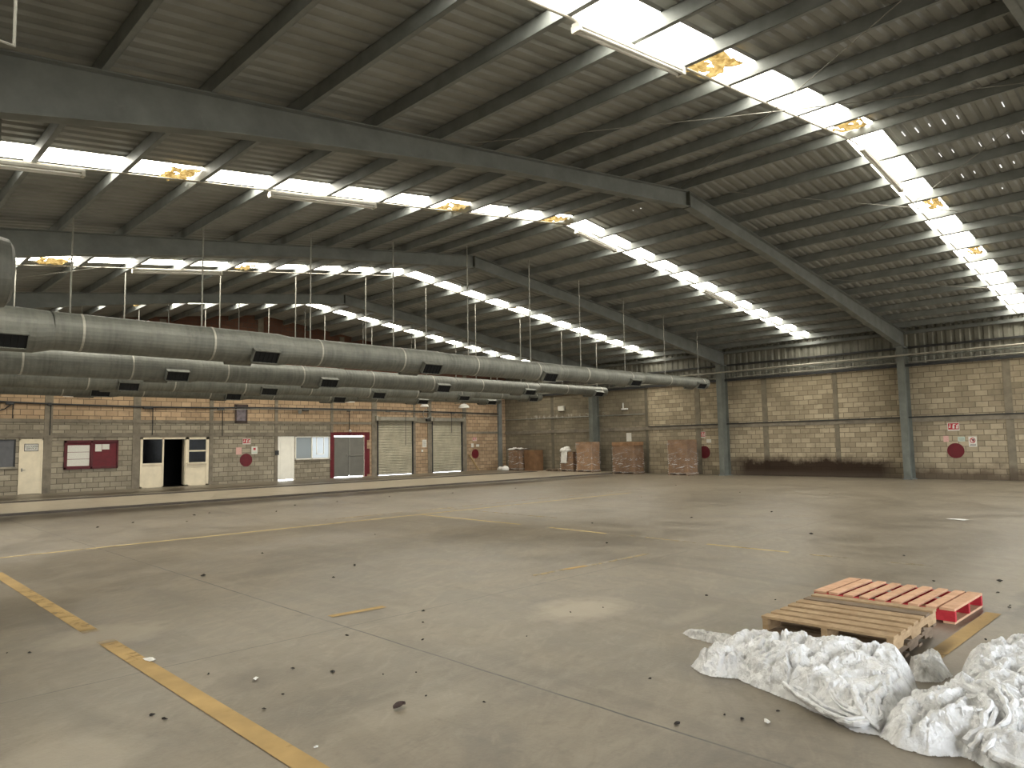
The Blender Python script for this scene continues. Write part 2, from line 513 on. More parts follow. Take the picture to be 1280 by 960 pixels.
class MB:
    def __init__(s):
        s.v, s.f, s.mi = [], [], []

    def add(s, vs, fs, mi=0):
        b = len(s.v)
        s.v += [tuple(p) for p in vs]
        s.f += [tuple(b + i for i in q) for q in fs]
        s.mi += [mi] * len(fs)
        return s

    def box(s, x0, x1, y0, y1, z0, z1, mi=0):
        vs = [(x, y, z) for z in (z0, z1) for y in (y0, y1) for x in (x0, x1)]
        return s.add(vs, [(0, 2, 3, 1), (4, 5, 7, 6), (0, 1, 5, 4), (2, 6, 7, 3), (0, 4, 6, 2), (1, 3, 7, 5)], mi)

    def prism(s, poly, axis, a0, a1, mi=0):
        """poly of 2-D points swept along axis ('x','y','z')"""
        def P(p, a):
            return {'x': (a, p[0], p[1]), 'y': (p[0], a, p[1]), 'z': (p[0], p[1], a)}[axis]
        n = len(poly)
        vs = [P(p, a0) for p in poly] + [P(p, a1) for p in poly]
        fs = [tuple(range(n)), tuple(range(2 * n - 1, n - 1, -1))]
        fs += [(i, (i + 1) % n, n + (i + 1) % n, n + i) for i in range(n)]
        return s.add(vs, fs, mi)

    def bar(s, p, q, w, h=None, up=(0, 0, 1), mi=0):
        """rectangular bar from p to q"""
        p, q = Vector(p), Vector(q)
        h = h or w
        d = (q - p).normalized()
        u = Vector(up)
        if abs(d.dot(u)) > .95:
            u = Vector((1, 0, 0))
        a = d.cross(u).normalized()
        b = a.cross(d)
        vs = []
        for c in (p, q):
            for i, j in ((-1, -1), (1, -1), (1, 1), (-1, 1)):
                vs.append(c + a * (i * w / 2) + b * (j * h / 2))
        return s.add(vs, [(0, 3, 2, 1), (4, 5, 6, 7), (0, 1, 5, 4), (1, 2, 6, 5), (2, 3, 7, 6), (3, 0, 4, 7)], mi)

    def tube(s, pts, r, n=10, cap=True, mi=0):
        """round tube through points; r float or list"""
        pts = [Vector(p) for p in pts]
        R = r if isinstance(r, (list, tuple)) else [r] * len(pts)
        vs, fs = [], []
        a = None
        for k, p in enumerate(pts):
            d = (pts[min(k + 1, len(pts) - 1)] - pts[max(k - 1, 0)]).normalized()
            if a is None:
                u = Vector((0, 0, 1)) if abs(d.z) < .9 else Vector((1, 0, 0))
                a = d.cross(u).normalized()
            else:
                a = (a - d * a.dot(d)).normalized()
            b = a.cross(d)
            for i in range(n):
                t = 2 * math.pi * i / n
                vs.append(p + (a * math.cos(t) + b * math.sin(t)) * R[k])
        for k in range(len(pts) - 1):
            for i in range(n):
                j = (i + 1) % n
                fs.append((k * n + i, k * n + j, (k + 1) * n + j, (k + 1) * n + i))
        if cap:
            fs.append(tuple(range(n - 1, -1, -1)))
            fs.append(tuple((len(pts) - 1) * n + i for i in range(n)))
        return s.add(vs, fs, mi)

    def disc(s, c, normal_axis, r, th=.012, n=32, sq=1.0):
        poly = [(r * math.cos(2 * math.pi * i / n) * sq, r * math.sin(2 * math.pi * i / n)) for i in range(n)]
        if normal_axis == 'y':
            return s.prism([(c[0] + a, c[2] + b) for a, b in poly], 'y', c[1] - th, c[1])
        return s.prism([(c[1] + a, c[2] + b) for a, b in poly], 'x', c[0] - th, c[0])

    def mesh(s, name, off=(0, 0, 0)):
        me = bpy.data.meshes.new(name)
        o = Vector(off)
        me.from_pydata([tuple(Vector(p) - o) for p in s.v], [], s.f)
        bm = bmesh.new()
        bm.from_mesh(me)
        bmesh.ops.recalc_face_normals(bm, faces=bm.faces)
        bm.to_mesh(me)
        bm.free()
        for p, i in zip(me.polygons, s.mi):
            p.material_index = i
        return me

    def build(s, name, mat, parent=None, smooth=False, local=False, bevel=0.0):
        me = s.mesh(name, (0, 0, 0) if local or parent is None else base_of(parent))
        for m_ in (mat if isinstance(mat, (list, tuple)) else [mat]):
            me.materials.append(m_)
        if smooth:
            for p in me.polygons:
                p.use_smooth = True
        ob = bpy.data.objects.new(name, me)
        COL.objects.link(ob)
        if parent:
            ob.parent = parent
        if bevel:
            b = ob.modifiers.new('bevel', 'BEVEL')
            b.width = bevel
            b.segments = 2
            b.limit_method = 'ANGLE'
        return ob


def tag(o, label=None, cat=None, group=None, kind=None):
    for k, v in (('label', label), ('category', cat), ('group', group), ('kind', kind)):
        if v:
            o[k] = v
    return o


def thing(name, label, cat, loc=(0, 0, 0), group=None, kind=None, rz=0):
    o = bpy.data.objects.new(name, None)
    o.empty_display_size = .1
    COL.objects.link(o)
    o.location = loc
    o.rotation_euler = (0, 0, rz)
    return tag(o, label, cat, group, kind)


def structure(name, mb, mat, **kw):
    return tag(mb.build(name, mat, **kw), kind='structure')


def copy_tree(o, parent=None):
    c = o.copy()
    COL.objects.link(c)
    if parent:
        c.parent = parent
    for ch in list(o.children):
        copy_tree(ch, c)
    return c


def text(body, size, loc, rot, mat, parent, name='lettering', ext=.002):
    cu = bpy.data.curves.new(name, 'FONT')
    cu.body = body
    cu.size = size
    cu.align_x = 'CENTER'
    cu.align_y = 'CENTER'
    cu.extrude = ext
    cu.space_line = .9
    cu.materials.append(mat)
    tmp = bpy.data.objects.new(name, cu)
    COL.objects.link(tmp)
    dg = bpy.context.evaluated_depsgraph_get()
    me = bpy.data.meshes.new_from_object(tmp.evaluated_get(dg))
    bpy.data.objects.remove(tmp)
    ob = bpy.data.objects.new(name, me)
    COL.objects.link(ob)
    ob.parent = parent
    ob.location = Vector(loc) - base_of(parent)
    ob.rotation_euler = rot
    return ob


# measured offsets of wall features (taken at 30.3 m / 29.4 m) carried to the walls' planes
KB, KR = YB / 30.3, XR / 29.4


def bx(x):
    return x * KB


def bz(z):
    return H + (z - H) * KB


def ry(y):
    return y * KR


def rz_(z):
    return H + (z - H) * KR


# ------------------------------------------------------------------ floor
KY = 21.95          # front edge of apron
structure('floor', MB().box(XL, XR + .2, YF - 6, KY, -.2, 0), M['floor'])
FLOOR = bpy.data.objects['floor']
structure('floor', MB().box(-60, 80, -70, YF - 6, -.2, -.01), M['apron'])
structure('floor', MB().box(-60, XL, YF - 6, 60, -.2, -.01), M['apron'])
structure('floor', MB().box(XL, XR + .2, KY + .05, YB + .2, -.2, PLAT), M['apron'])
structure('trim_1', MB().prism([(KY - .10, 0.002), (KY + .05, PLAT - .005), (KY + .05, -.1), (KY - .10, -.1)], 'x', XL, XR), M['kerb_dark'])
structure('trim_2', MB().prism([(26.35, PLAT), (26.55, PLAT + .022), (26.8, PLAT + .022), (26.8, PLAT - .02), (26.35, PLAT - .02)], 'x', XL, XR - 1.8), M['kerb_dark'])
structure('floor', MB().box(XL, XR - 1.8, 26.8, YB + .2, -.1, PLAT + .024), M['floor'])


def line(pts, w, mat, label):
    mb = MB()
    for (x0, y0), (x1, y1) in pts:
        if abs(x1 - x0) < abs(y1 - y0):
            mb.add([(x0 - w / 2, y0, .004), (x0 + w / 2, y0, .004), (x1 + w / 2, y1, .004), (x1 - w / 2, y1, .004)], [(0, 1, 2, 3)])
        else:
            mb.add([(x0, y0 - w / 2, .004), (x0, y0 + w / 2, .004), (x1, y1 + w / 2, .004), (x1, y1 - w / 2, .004)], [(0, 1, 2, 3)])
    o = mb.build('floor_marking', mat, FLOOR)
    o['label'] = label
    return o


line([((1.86, 11.7), (1.86, -4))], .135, M['yellow'], 'broad yellow painted line running from the left edge towards the viewer')
line([((5.3, 1.645), (7.65, 1.62))], .12, M['yellow'], 'short yellow painted line beside the pallets')
line([((-2, 13.33), (18.3, 13.28))], .10, M['yellow_thin'], 'thin yellow line crossing the hall')
line([((8, 14.1), (20, 14.05))], .09, M['yellow_worn'], 'faint yellow line just beyond the thin crossing line')
line([((10.12, 13.3), (10.08, 10.0)), ((10.05, 9.2), (9.98, 7.8)), ((9.91, 5.8), (9.89, 4.5))], .085, M['yellow_thin'], 'worn yellow line running along the hall')
line([((11.5, 14.0), (11.4, 10.2)), ((10.02, 7.4), (9.92, 6.0)), ((9.87, 4.2), (9.9, 2.7))], .08, M['yellow_worn'], 'fainter yellow line running along the hall')
line([((3.58, 6.11), (4.16, 6.06)), ((6.87, 6.04), (7.25, 6.0))], .09, M['yellow'], 'two short yellow dashes in the middle of the floor')
line([((6.3, 6.05), (6.85, 6.04)), ((7.3, 5.98), (8.6, 5.95))], .08, M['yellow_worn'], 'faint worn yellow line between the dashes')

# ------------------------------------------------------------------ back wall
X0B = XL - .1
openings = []          # x0,x1,z0,z1 on the back wall


def op(x0, x1, z0, z1):
    openings.append((bx(x0), bx(x1), bz(z0), bz(z1)))


op(3.4, 5.24, 1.08, 2.06)         # window 1
op(5.34, 6.06, 0.05, 2.06)        # door 1 (service door)
op(9.33, 12.0, 0.05, 2.09)        # office front
op(15.08, 15.88, 0.02, 2.10)      # white door
op(15.93, 17.72, 1.03, 2.09)      # bright window
op(17.93, 19.64, 0.02, 2.12)      # double door
op(20.42, 22.62, 0.02, 2.95)      # shutter 1
op(23.90, 26.02, 0.02, 2.95)      # shutter 2
WT = .15
ZT = 4.4
zlev = {0.0, PLAT + .024, ZT, bz(2.74), bz(2.2)}
xlev = {X0B, XR, bx(17.8), bx(20.4)}
for a in openings:
    xlev |= {a[0], a[1]}
    zlev |= {a[2], a[3]}
zlev = sorted(z for z in zlev if z >= 0)
xlev = sorted(xlev)
wb = MB()
for i in range(len(xlev) - 1):
    for j in range(len(zlev) - 1):
        cx, cz = (xlev[i] + xlev[i + 1]) / 2, (zlev[j] + zlev[j + 1]) / 2
        if any(a[0] < cx < a[1] and a[2] < cz < a[3] for a in openings):
            continue
        if cx < bx(17.8):
            mi = 0 if cz < bz(2.74) else 1
        else:
            mi = 2 if cx > bx(20.4) else (2 if cz > 2.1 else 2)
        wb.box(xlev[i], xlev[i + 1], YB, YB + WT, zlev[j], zlev[j + 1], mi)
wb.prism([(XR, 0), (XR + .4, 0), (XR + .4, ZT), (XR, ZT)], 'y', YB, YB + WT, 0)
wb.prism([(X0B, ZT), (XR + .4, ZT), (XR + .4, zr(XR + .4) + .02), (XR, zr(XR) + .02), (RX, zr(RX) + .02), (X0B, zr(X0B) + .02)], 'y', YB, YB + WT, 3)
structure('wall_back', wb, [M['block_x'], M['brick_tan'], M['brick_tan2'], M['brick_red']])

# cement ties on the back wall
tn = [3]


def trim(mb, mat):
    o = structure('trim_%d' % tn[0], mb, mat)
    tn[0] += 1
    return o


for a, b in ((6.07, 6.33), (9.04, 9.31), (12.01, 12.17), (14.92, 15.07), (17.745, 17.88), (20.07, 20.36), (22.64, 22.78), (23.60, 23.86), (26.06, 26.34)):
    trim(MB().box(bx(a), bx(b), YB - .035, YB + .01, 0.0 + PLAT, ZT), M['cement'])
trim(MB().box(X0B, bx(17.74), YB - .03, YB + .01, bz(2.12), bz(2.28)), M['cement'])
trim(MB().box(X0B, bx(20.06), YB - .03, YB + .01, bz(2.67), bz(2.79)), M['cement'])
trim(MB().box(bx(26.35), XR - .5, YB - .03, YB + .01, bz(2.18), bz(2.31)), M['cement'])
trim(MB().box(bx(22.64), bx(23.86), YB - .05, YB + .01, bz(2.78), bz(3.05)), M['cement_pale'])
# gable ties
for x in (6.2, 10.2, 14.4, 18.6, 22.8, 26.6):
    trim(MB().box(x - .13, x + .13, YB - .03, YB + .01, ZT, zr(x) - .1), M['cement'])
# steel angle column in the far corner
trim(MB().box(bx(28.75), bx(29.0), YB - .16, YB - .02, PLAT, 4.6), M['steel_frame'])

# dark office behind the open doorway, and behind the end window
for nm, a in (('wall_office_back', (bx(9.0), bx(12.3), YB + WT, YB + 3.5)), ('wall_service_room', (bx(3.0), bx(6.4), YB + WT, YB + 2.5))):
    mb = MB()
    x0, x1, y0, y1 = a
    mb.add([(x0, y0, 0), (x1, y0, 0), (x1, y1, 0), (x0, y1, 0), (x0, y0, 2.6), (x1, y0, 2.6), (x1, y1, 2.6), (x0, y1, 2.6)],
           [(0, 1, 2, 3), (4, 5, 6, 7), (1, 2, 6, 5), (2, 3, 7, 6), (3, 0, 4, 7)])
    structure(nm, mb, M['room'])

# window_1: grey end window
w = thing('window_1', 'dark grey window with a pale sill at the left end of the back wall', 'window', (bx(4.4), YB, bz(1.05)), kind='structure')
MB().box(bx(3.4), bx(5.24), YB + .05, YB + .06, bz(1.08), bz(2.06)).build('pane', M['glass_grey'], w)
f = MB()
f.box(bx(3.3), bx(5.28), YB - .06, YB + .05, bz(1.02), bz(1.09))
f.build('sill', M['cement_pale'], w)
f = MB()
f.box(bx(3.4), bx(5.24), YB, YB + .05, bz(2.02), bz(2.06)).box(bx(5.20), bx(5.24), YB, YB + .05, bz(1.09), bz(2.02)).box(bx(3.9), bx(3.94), YB, YB + .05, bz(1.09), bz(2.02))
f.build('window_frame', M['dark'], w)


def lever(parent, x, z, y, s=1):
    mb = MB()
    mb.box(x - .02, x + .02, y - .012, y, z - .06, z + .06)
    mb.tube([(x, y - .012, z), (x, y - .05, z), (x + .10 * s, y - .055, z)], .011, 8)
    return mb.build('door_handle', M['rod'], parent)


# door_1: cream service door
d = thing('door_1', 'cream service door with a small lettered sign, left end of back wall', 'door', (bx(5.7), YB, PLAT), kind='structure')
x0, x1, z0, z1 = bx(5.34), bx(6.06), .085, bz(2.06)
mb = MB()
mb.box(x0 + .04, x1 - .04, YB - .01, YB + .03, z0 + .01, z1 - .04)
for a, b in ((z0 + .09, z0 + .95), (z0 + 1.05, z1 - .6)):
    pass
mb.build('door_leaf', M['cream'], d, bevel=.004)
mb = MB()
mb.box(x0, x0 + .045, YB - .03, YB + .08, z0, z1).box(x1 - .045, x1, YB - .03, YB + .08, z0, z1).box(x0, x1, YB - .03, YB + .08, z1 - .045, z1)
mb.build('door_frame', M['cream'], d)
lever(d, x0 + .10, bz(.97), YB - .01)
s = thing('door_sign', 'small white lettered plate on the cream service door', 'sign', (bx(5.7), YB - .012, bz(1.64)))
MB().box(bx(5.50), bx(5.91), YB - .022, YB - .012, bz(1.64), bz(1.88)).build('plate', M['paper'], s)
mb = MB()
for a, b, c_, e in ((5.49, 5.92, 1.875, 1.895), (5.49, 5.92, 1.63, 1.65), (5.49, 5.505, 1.63, 1.895), (5.905, 5.92, 1.63, 1.895)):
    mb.box(bx(a), bx(b), YB - .026, YB - .012, bz(c_), bz(e))
mb.build('border', M['ink'], s)
text('CUSTOMER\nSERVICE', .088, (bx(5.705), YB - .024, bz(1.76)), (math.pi / 2, 0, 0), M['ink'], s)

# notice board
nb = thing('notice_board', 'dark red notice board, one half papered, on the back wall', 'notice board', (bx(7.6), YB, bz(.93)))
x0, x1, xm, z0, z1 = bx(6.72), bx(8.53), bx(7.63), bz(.93), bz(2.0)
MB().box(x0 + .05, x1 - .05, YB - .03, YB, z0 + .05, z1 - .05).build('backing', M['red'], nb)
mb = MB()
for a, b, c_, e in ((x0, x1, z0, z0 + .09), (x0, x1, z1 - .09, z1), (x0, x0 + .08, z0, z1), (x1 - .06, x1, z0, z1), (xm - .05, xm + .03, z0, z1)):
    mb.box(a, b, YB - .07, YB, c_, e)
mb.build('board_frame', M['dred'], nb, bevel=.006)
for k in range(3):
    za = bz(1.82) - k * .265
    nt_ = tag(MB().box(bx(6.83), bx(7.55), YB - .036, YB - .03, za - .25, za).build('notice_sheet', M['paper']),
              ('top', 'middle', 'bottom')[k] + ' wide white sheet in the left half of the red notice board', 'notice', 'papers on the notice board')
tag(MB().box(bx(7.74), bx(7.96), YB - .036, YB - .03, bz(1.58), bz(1.85)).build('notice_sheet', M['paper']),
    'small white sheet, left of the two in the red half of the notice board', 'notice', 'papers on the notice board')
tag(MB().box(bx(7.975), bx(8.22), YB - .036, YB - .03, bz(1.65), bz(1.85)).build('notice_sheet', M['paper']),
    'small white sheet, right of the two in the red half of the notice board', 'notice', 'papers on the notice board')

# office front: cream panels, dark panes, open doorway
o = thing('door_2', 'cream glazed office front with an open black doorway', 'door', (bx(10.6), YB, PLAT), kind='structure')
zb, zt = .085, bz(2.09)
mb = MB()
xa, xb, xc, xd = bx(9.33), bx(10.21), bx(11.05), bx(12.0)
mb.box(xa + .06, xb - .05, YB - .01, YB + .02, zb + .02, bz(1.02))
mb.build('panel', M['cream'], o)
mb = MB()
mb.box(xa, xa + .09, YB - .03, YB + .06, zb, zt).box(xb - .06, xb, YB - .03, YB + .06, zb, zt).box(xa, xb, YB - .03, YB + .06, zt - .07, zt)
mb.box(xa, xb, YB - .03, YB + .06, zb, zb + .05).box(xa + .06, xb - .05, YB - .045, YB + .06, bz(1.0), bz(1.07))
mb.box(xb, xc, YB - .02, YB + .06, zt - .07, zt)
mb.build('door_frame', M['cream'], o)
MB().box(xa + .09, xb - .06, YB + .01, YB + .02, bz(1.07), zt - .07).build('pane', M['glass_dark'], o)
mb = MB()
mb.box(xc + .10, xd - .08, YB - .01, YB + .02, zb + .02, bz(1.02))
mb.build('panel', M['cream'], o)
mb = MB()
mb.box(xc, xc + .14, YB - .03, YB + .06, zb, zt).box(xd - .12, xd, YB - .03, YB + .06, zb, zt).box(xc, xd, YB - .03, YB + .06, zt - .09, zt)
mb.box(xc, xd, YB - .03, YB + .06, zb, zb + .05)
mb.box(xc + .1, xd - .1, YB - .03, YB + .06, bz(1.50), bz(1.56))
mb.build('door_frame', M['cream'], o)
MB().box(xc + .06, xd - .10, YB - .12, YB - .03, bz(1.0), bz(1.06)).build('ledge', M['cream'], o)
mb = MB().box(xc + .14, xd - .12, YB + .01, YB + .02, bz(1.06), bz(1.5)).box(xc + .14, xd - .12, YB + .01, YB + .02, bz(1.56), zt - .09)
mb.build('pane', M['glass_dark'], o)
# open leaf seen almost edge-on
MB().bar((xc - .005, YB + .02, (zb + zt) / 2), (xc + .15, YB + .72, (zb + zt) / 2), .04, zt - zb - .1).build('door_leaf', M['cream'], o)

# framed picture
p = thing('picture_frame', 'dark brown framed faded picture high on the tan wall', 'picture', (bx(13.36), YB, bz(2.7)))
x0, x1, z0, z1 = bx(13.09), bx(13.64), bz(2.7), bz(3.51)
MB().box(x0 + .05, x1 - .05, YB - .03, YB, z0 + .05, z1 - .05).build('print', M['picture'], p)
mb = MB()
for a, b, c_, e in ((x0, x1, z0, z0 + .06), (x0 - .03, x1 + .03, z1 - .13, z1), (x0, x0 + .07, z0, z1), (x1 - .06, x1, z0, z1)):
    mb.box(a, b, YB - .06, YB, c_, e)
mb.build('frame', M['frame_brown'], p, bevel=.006)


# wall signs
def extinguisher_sign(wall, a, b, z0, z1, label):
    """red plate with white pictogram shapes; a..b along the wall"""
    P0 = YB if wall == 'b' else XR
    cx = (a + b) / 2
    loc = (cx, P0, z0) if wall == 'b' else (P0, cx, z0)
    t_ = thing('wall_sign', label, 'sign', loc, 'red equipment signs')

    def slab(mb, u0, u1, v0, v1, d0, d1):
        U0, U1 = a + (b - a) * u0, a + (b - a) * u1
        V0, V1 = z0 + (z1 - z0) * v0, z0 + (z1 - z0) * v1
        if wall == 'b':
            mb.box(min(U0, U1), max(U0, U1), P0 - d1, P0 - d0, V0, V1)
        else:
            mb.box(P0 - d1, P0 - d0, min(U0, U1), max(U0, U1), V0, V1)
        return mb
    slab(MB(), 0, 1, 0, 1, 0, .012).build('plate', M['sign_red'], t_)
    mb = MB()
    slab(mb, 0, 1, .93, 1, .012, .015)
    slab(mb, 0, 1, 0, .16, .012, .015)
    slab(mb, 0, .05, .1, 1, .012, .015)
    slab(mb, .95, 1, .1, 1, .012, .015)
    # little arrow, extinguisher body with hose, flame
    slab(mb, .10, .26, .38, .52, .012, .016)
    slab(mb, .18, .26, .38, .82, .012, .016)
    slab(mb, .42, .58, .28, .66, .012, .016)
    slab(mb, .46, .54, .66, .82, .012, .016)
    slab(mb, .54, .68, .74, .82, .012, .016)
    slab(mb, .70, .90, .28, .40, .012, .016)
    slab(mb, .74, .82, .40, .70, .012, .016)
    slab(mb, .84, .90, .48, .80, .012, .016)
    mb.build('pictogram', M['paper'], t_)
    return t_


def notice(wall, a, b, z0, z1, label, mat='paper', ink=True, gl=False):
    P0 = YB if wall == 'b' else XR
    a, b = min(a, b), max(a, b)
    cx = (a + b) / 2
    t_ = thing('wall_notice', label, 'notice', (cx, P0, z0) if wall == 'b' else (P0, cx, z0), 'paper notices on the walls')

    def slab(mb, u0, u1, v0, v1, d0, d1):
        U0, U1 = a + (b - a) * u0, a + (b - a) * u1
        V0, V1 = z0 + (z1 - z0) * v0, z0 + (z1 - z0) * v1
        if wall == 'b':
            mb.box(U0, U1, P0 - d1, P0 - d0, V0, V1)
        else:
            mb.box(P0 - d1, P0 - d0, U0, U1, V0, V1)
    mb = MB()
    slab(mb, 0, 1, 0, 1, 0, .008)
    mb.build('sheet', M[mat], t_)
    if ink == 'round':
        mb = MB()
        n = 20
        uc, vc = .5, .62
        pts = []
        for i in range(n + 1):
            th = 2 * math.pi * i / n
            pts.append((a + (b - a) * (uc + .30 * math.cos(th)), z0 + (z1 - z0) * (vc + .24 * math.sin(th))))
        ring = [((q[0], P0 - .012, q[1]) if wall == 'b' else (P0 - .012, q[0], q[1])) for q in pts]
        mb.tube(ring, .012, 6, False)
        q0, q1 = ring[3], ring[13]
        mb.tube([q0, q1], .012, 6)
        mb.build('symbol', M['sign_red'], t_)
        mb = MB()
        slab(mb, .32, .55, .52, .74, .008, .011)
        slab(mb, .12, .88, .12, .17, .008, .011)
        slab(mb, .12, .80, .22, .26, .008, .011)
        mb.build('print', M['ink'], t_)
    elif ink == 'blob':
        mb = MB()
        slab(mb, .3, .7, .52, .82, .008, .011)
        mb.build('symbol', M['sign_red'], t_)
        mb = MB()
        slab(mb, .14, .86, .15, .30, .008, .011)
        mb.build('print', M['paper_green'], t_)
    elif ink:
        mb = MB()
        for k in range(5):
            slab(mb, .12, .88 - .1 * (k % 2), .18 + .14 * k, .21 + .14 * k, .008, .0095)
        mb.build('print', M['paper_pink' if mat == 'paper_pink' else 'ink'], t_)
    return t_


def red_disc(wall, c, z, r, label):
    t_ = MB()
    if wall == 'b':
        t_.disc((c, YB, z), 'y', r, .010)
        ob = t_.build('red_disc', M['red'])
    else:
        t_.disc((XR, c, z), 'x', r, .010)
        ob = t_.build('red_disc', M['red'])
    return tag(ob, label, 'wall marker', 'red discs on the walls')


extinguisher_sign('b', bx(13.45), bx(13.82), bz(1.77), bz(2.02), 'red and white equipment sign above the disc left of the white door')
notice('b', bx(13.17), bx(13.42), bz(1.33), bz(1.64), 'pinkish sheet left above the red disc on the back wall', 'paper_pink')
notice('b', bx(13.86), bx(14.13), bz(1.34), bz(1.67), 'white sheet with a red symbol right above the red disc on the back wall', 'paper', 'blob')
red_disc('b', bx(13.62), bz(1.085), .285, 'dark red disc between the office front and the white door')
notice('b', bx(23.24), bx(23.52), bz(1.48), bz(1.88), 'white sheet on the brick pier between the two shutters')
mb = MB().box(bx(23.16), bx(23.25), YB - .06, YB, bz(1.24), bz(1.36))
tag(mb.build('switch_box', M['lamp_white'], bevel=.006), 'small white switch box under the sheet between the shutters', 'switch')
extinguisher_sign('b', bx(26.80), bx(27.12), bz(1.78), bz(1.98), 'faded red sign above the disc in the far corner')
notice('b', bx(26.70), bx(26.88), bz(1.42), bz(1.64), 'white sheet left above the far corner disc', 'paper', False)
notice('b', bx(27.07), bx(27.31), bz(1.45), bz(1.58), 'small wide white sheet right above the far corner disc', 'paper', False)
red_disc('b', bx(27.0), bz(1.05), .27, 'dark red disc on the brick beside the leaning plank')

# door_3 white door
d = thing('door_3', 'plain white door beside the bright window', 'door', (bx(15.5), YB, PLAT), kind='structure')
x0, x1, z0, z1 = bx(15.08), bx(15.88), .085, bz(2.10)
mb = MB().box(x0 + .03, x1 - .03, YB - .02, YB + .02, z0 + .05, z1 - .03)
mb.build('door_leaf', M['white'], d, bevel=.004)
mb = MB()
for a, b in ((z0 + .14, z0 + .17), (z1 - .28, z1 - .25)):
    mb.box(x0 + .12, x1 - .12, YB - .028, YB - .02, a, b)
mb.box(x0 + .12, x0 + .15, YB - .028, YB - .02, z0 + .14, z1 - .25).box(x1 - .15, x1 - .12, YB - .028, YB - .02, z0 + .14, z1 - .25)
mb.build('moulding', M['white'], d)
mb = MB().box(x0, x0 + .03, YB - .03, YB + .05, z0, z1).box(x1 - .03, x1, YB - .03, YB + .05, z0, z1).box(x0, x1, YB - .03, YB + .05, z1 - .03, z1)
mb.build('door_frame', M['white'], d)
mb = MB().box(x0 - .14, x0 + .02, YB - .09, YB - .03, bz(1.27), bz(1.47))
mb.build('lock_box', M['dark'], d)

# window_2 bright two-leaf window
wz0, wz1 = bz(1.03), bz(2.09)
xa, xm, xb = bx(15.93), bx(16.78), bx(17.72)
w = thing('window_2', 'bright white two-leaf window between white door and red door frame', 'window', (xm, YB, wz0), kind='structure')
mb = MB()
mb.box(xa, xb, YB - .02, YB + .05, wz0, wz0 + .05).box(xa, xb, YB - .02, YB + .05, wz1 - .04, wz1)
for x in (xa, xm - .03, xb - .05):
    mb.box(x, x + .05, YB - .02, YB + .05, wz0, wz1)
mb.build('window_frame', M['white'], w)
MB().box(xa + .05, xm - .03, YB + .02, YB + .028, wz0 + .05, wz1 - .04).build('pane', M['frost_dim'], w)
MB().box(xm + .02, xb - .05, YB + .03, YB + .038, wz0 + .05, wz1 - .04).build('pane', M['frost'], w)
mb = MB()
a, b = xm + .24, xb - .33
mb.box(a, a + .03, YB - .0, YB + .03, wz0 + .22, wz1 - .05).box(b, b + .03, YB - .0, YB + .03, wz0 + .22, wz1 - .05).box(a, b, YB, YB + .03, wz0 + .22, wz0 + .25)
mb.build('sash', M['white'], w)
MB().box(xa - .02, xb + .02, YB - .06, YB + .02, wz0 - .06, wz0).build('sill', M['cement'], w)

# door_4 grey double door in red surround
x0, x1, z0, z1 = bx(17.93), bx(19.64), .085, bz(2.12)
d = thing('door_4', 'grey metal double door in a dark red painted surround', 'door', ((x0 + x1) / 2, YB, PLAT), kind='structure')
xm = (x0 + x1) / 2
mb = MB()
mb.box(bx(17.74), bx(17.93), YB - .05, YB + .02, z0 - .01, bz(2.28)).box(bx(17.93), bx(19.92), YB - .05, YB + .02, bz(2.14), bz(2.29))
mb.box(bx(19.64), bx(19.77), YB - .05, YB + .02, z0, bz(2.14)).box(bx(19.77), bx(19.92), YB - .05, YB + .02, z0 + .12, bz(1.47)).box(bx(19.77), bx(19.92), YB - .05, YB + .02, bz(1.9), bz(2.14))
mb.build('door_surround', M['red'], d)
for a, b in ((x0 + .02, xm - .02), (xm + .02, x1 - .02)):
    MB().box(a, b, YB - .0, YB + .03, z0 + .045, z1 - .06).build('door_leaf', M['dgrey'], d, bevel=.003)
mb = MB().box(xm - .03, xm + .03, YB - .025, YB, z0 + .1, z1 - .06).tube([(xm + .05, YB - .03, bz(1.15)), (x1 - .1, YB - .03, bz(1.15))], .014, 8)
mb.build('strike_bar', M['rod'], d)
lever(d, xm - .09, bz(1.17), YB)
mb = MB().tube([((bx(18.76)), YB - .02, bz(2.34)), (bx(18.76), YB - .14, bz(2.36))], .02).tube([(bx(18.76), YB - .10, bz(2.40)), (bx(18.76), YB - .16, bz(2.32))], [.03, .07], 12)
tag(mb.build('door_lamp', M['lamp_white']), 'small lamp fixed above the red double door surround', 'lamp')


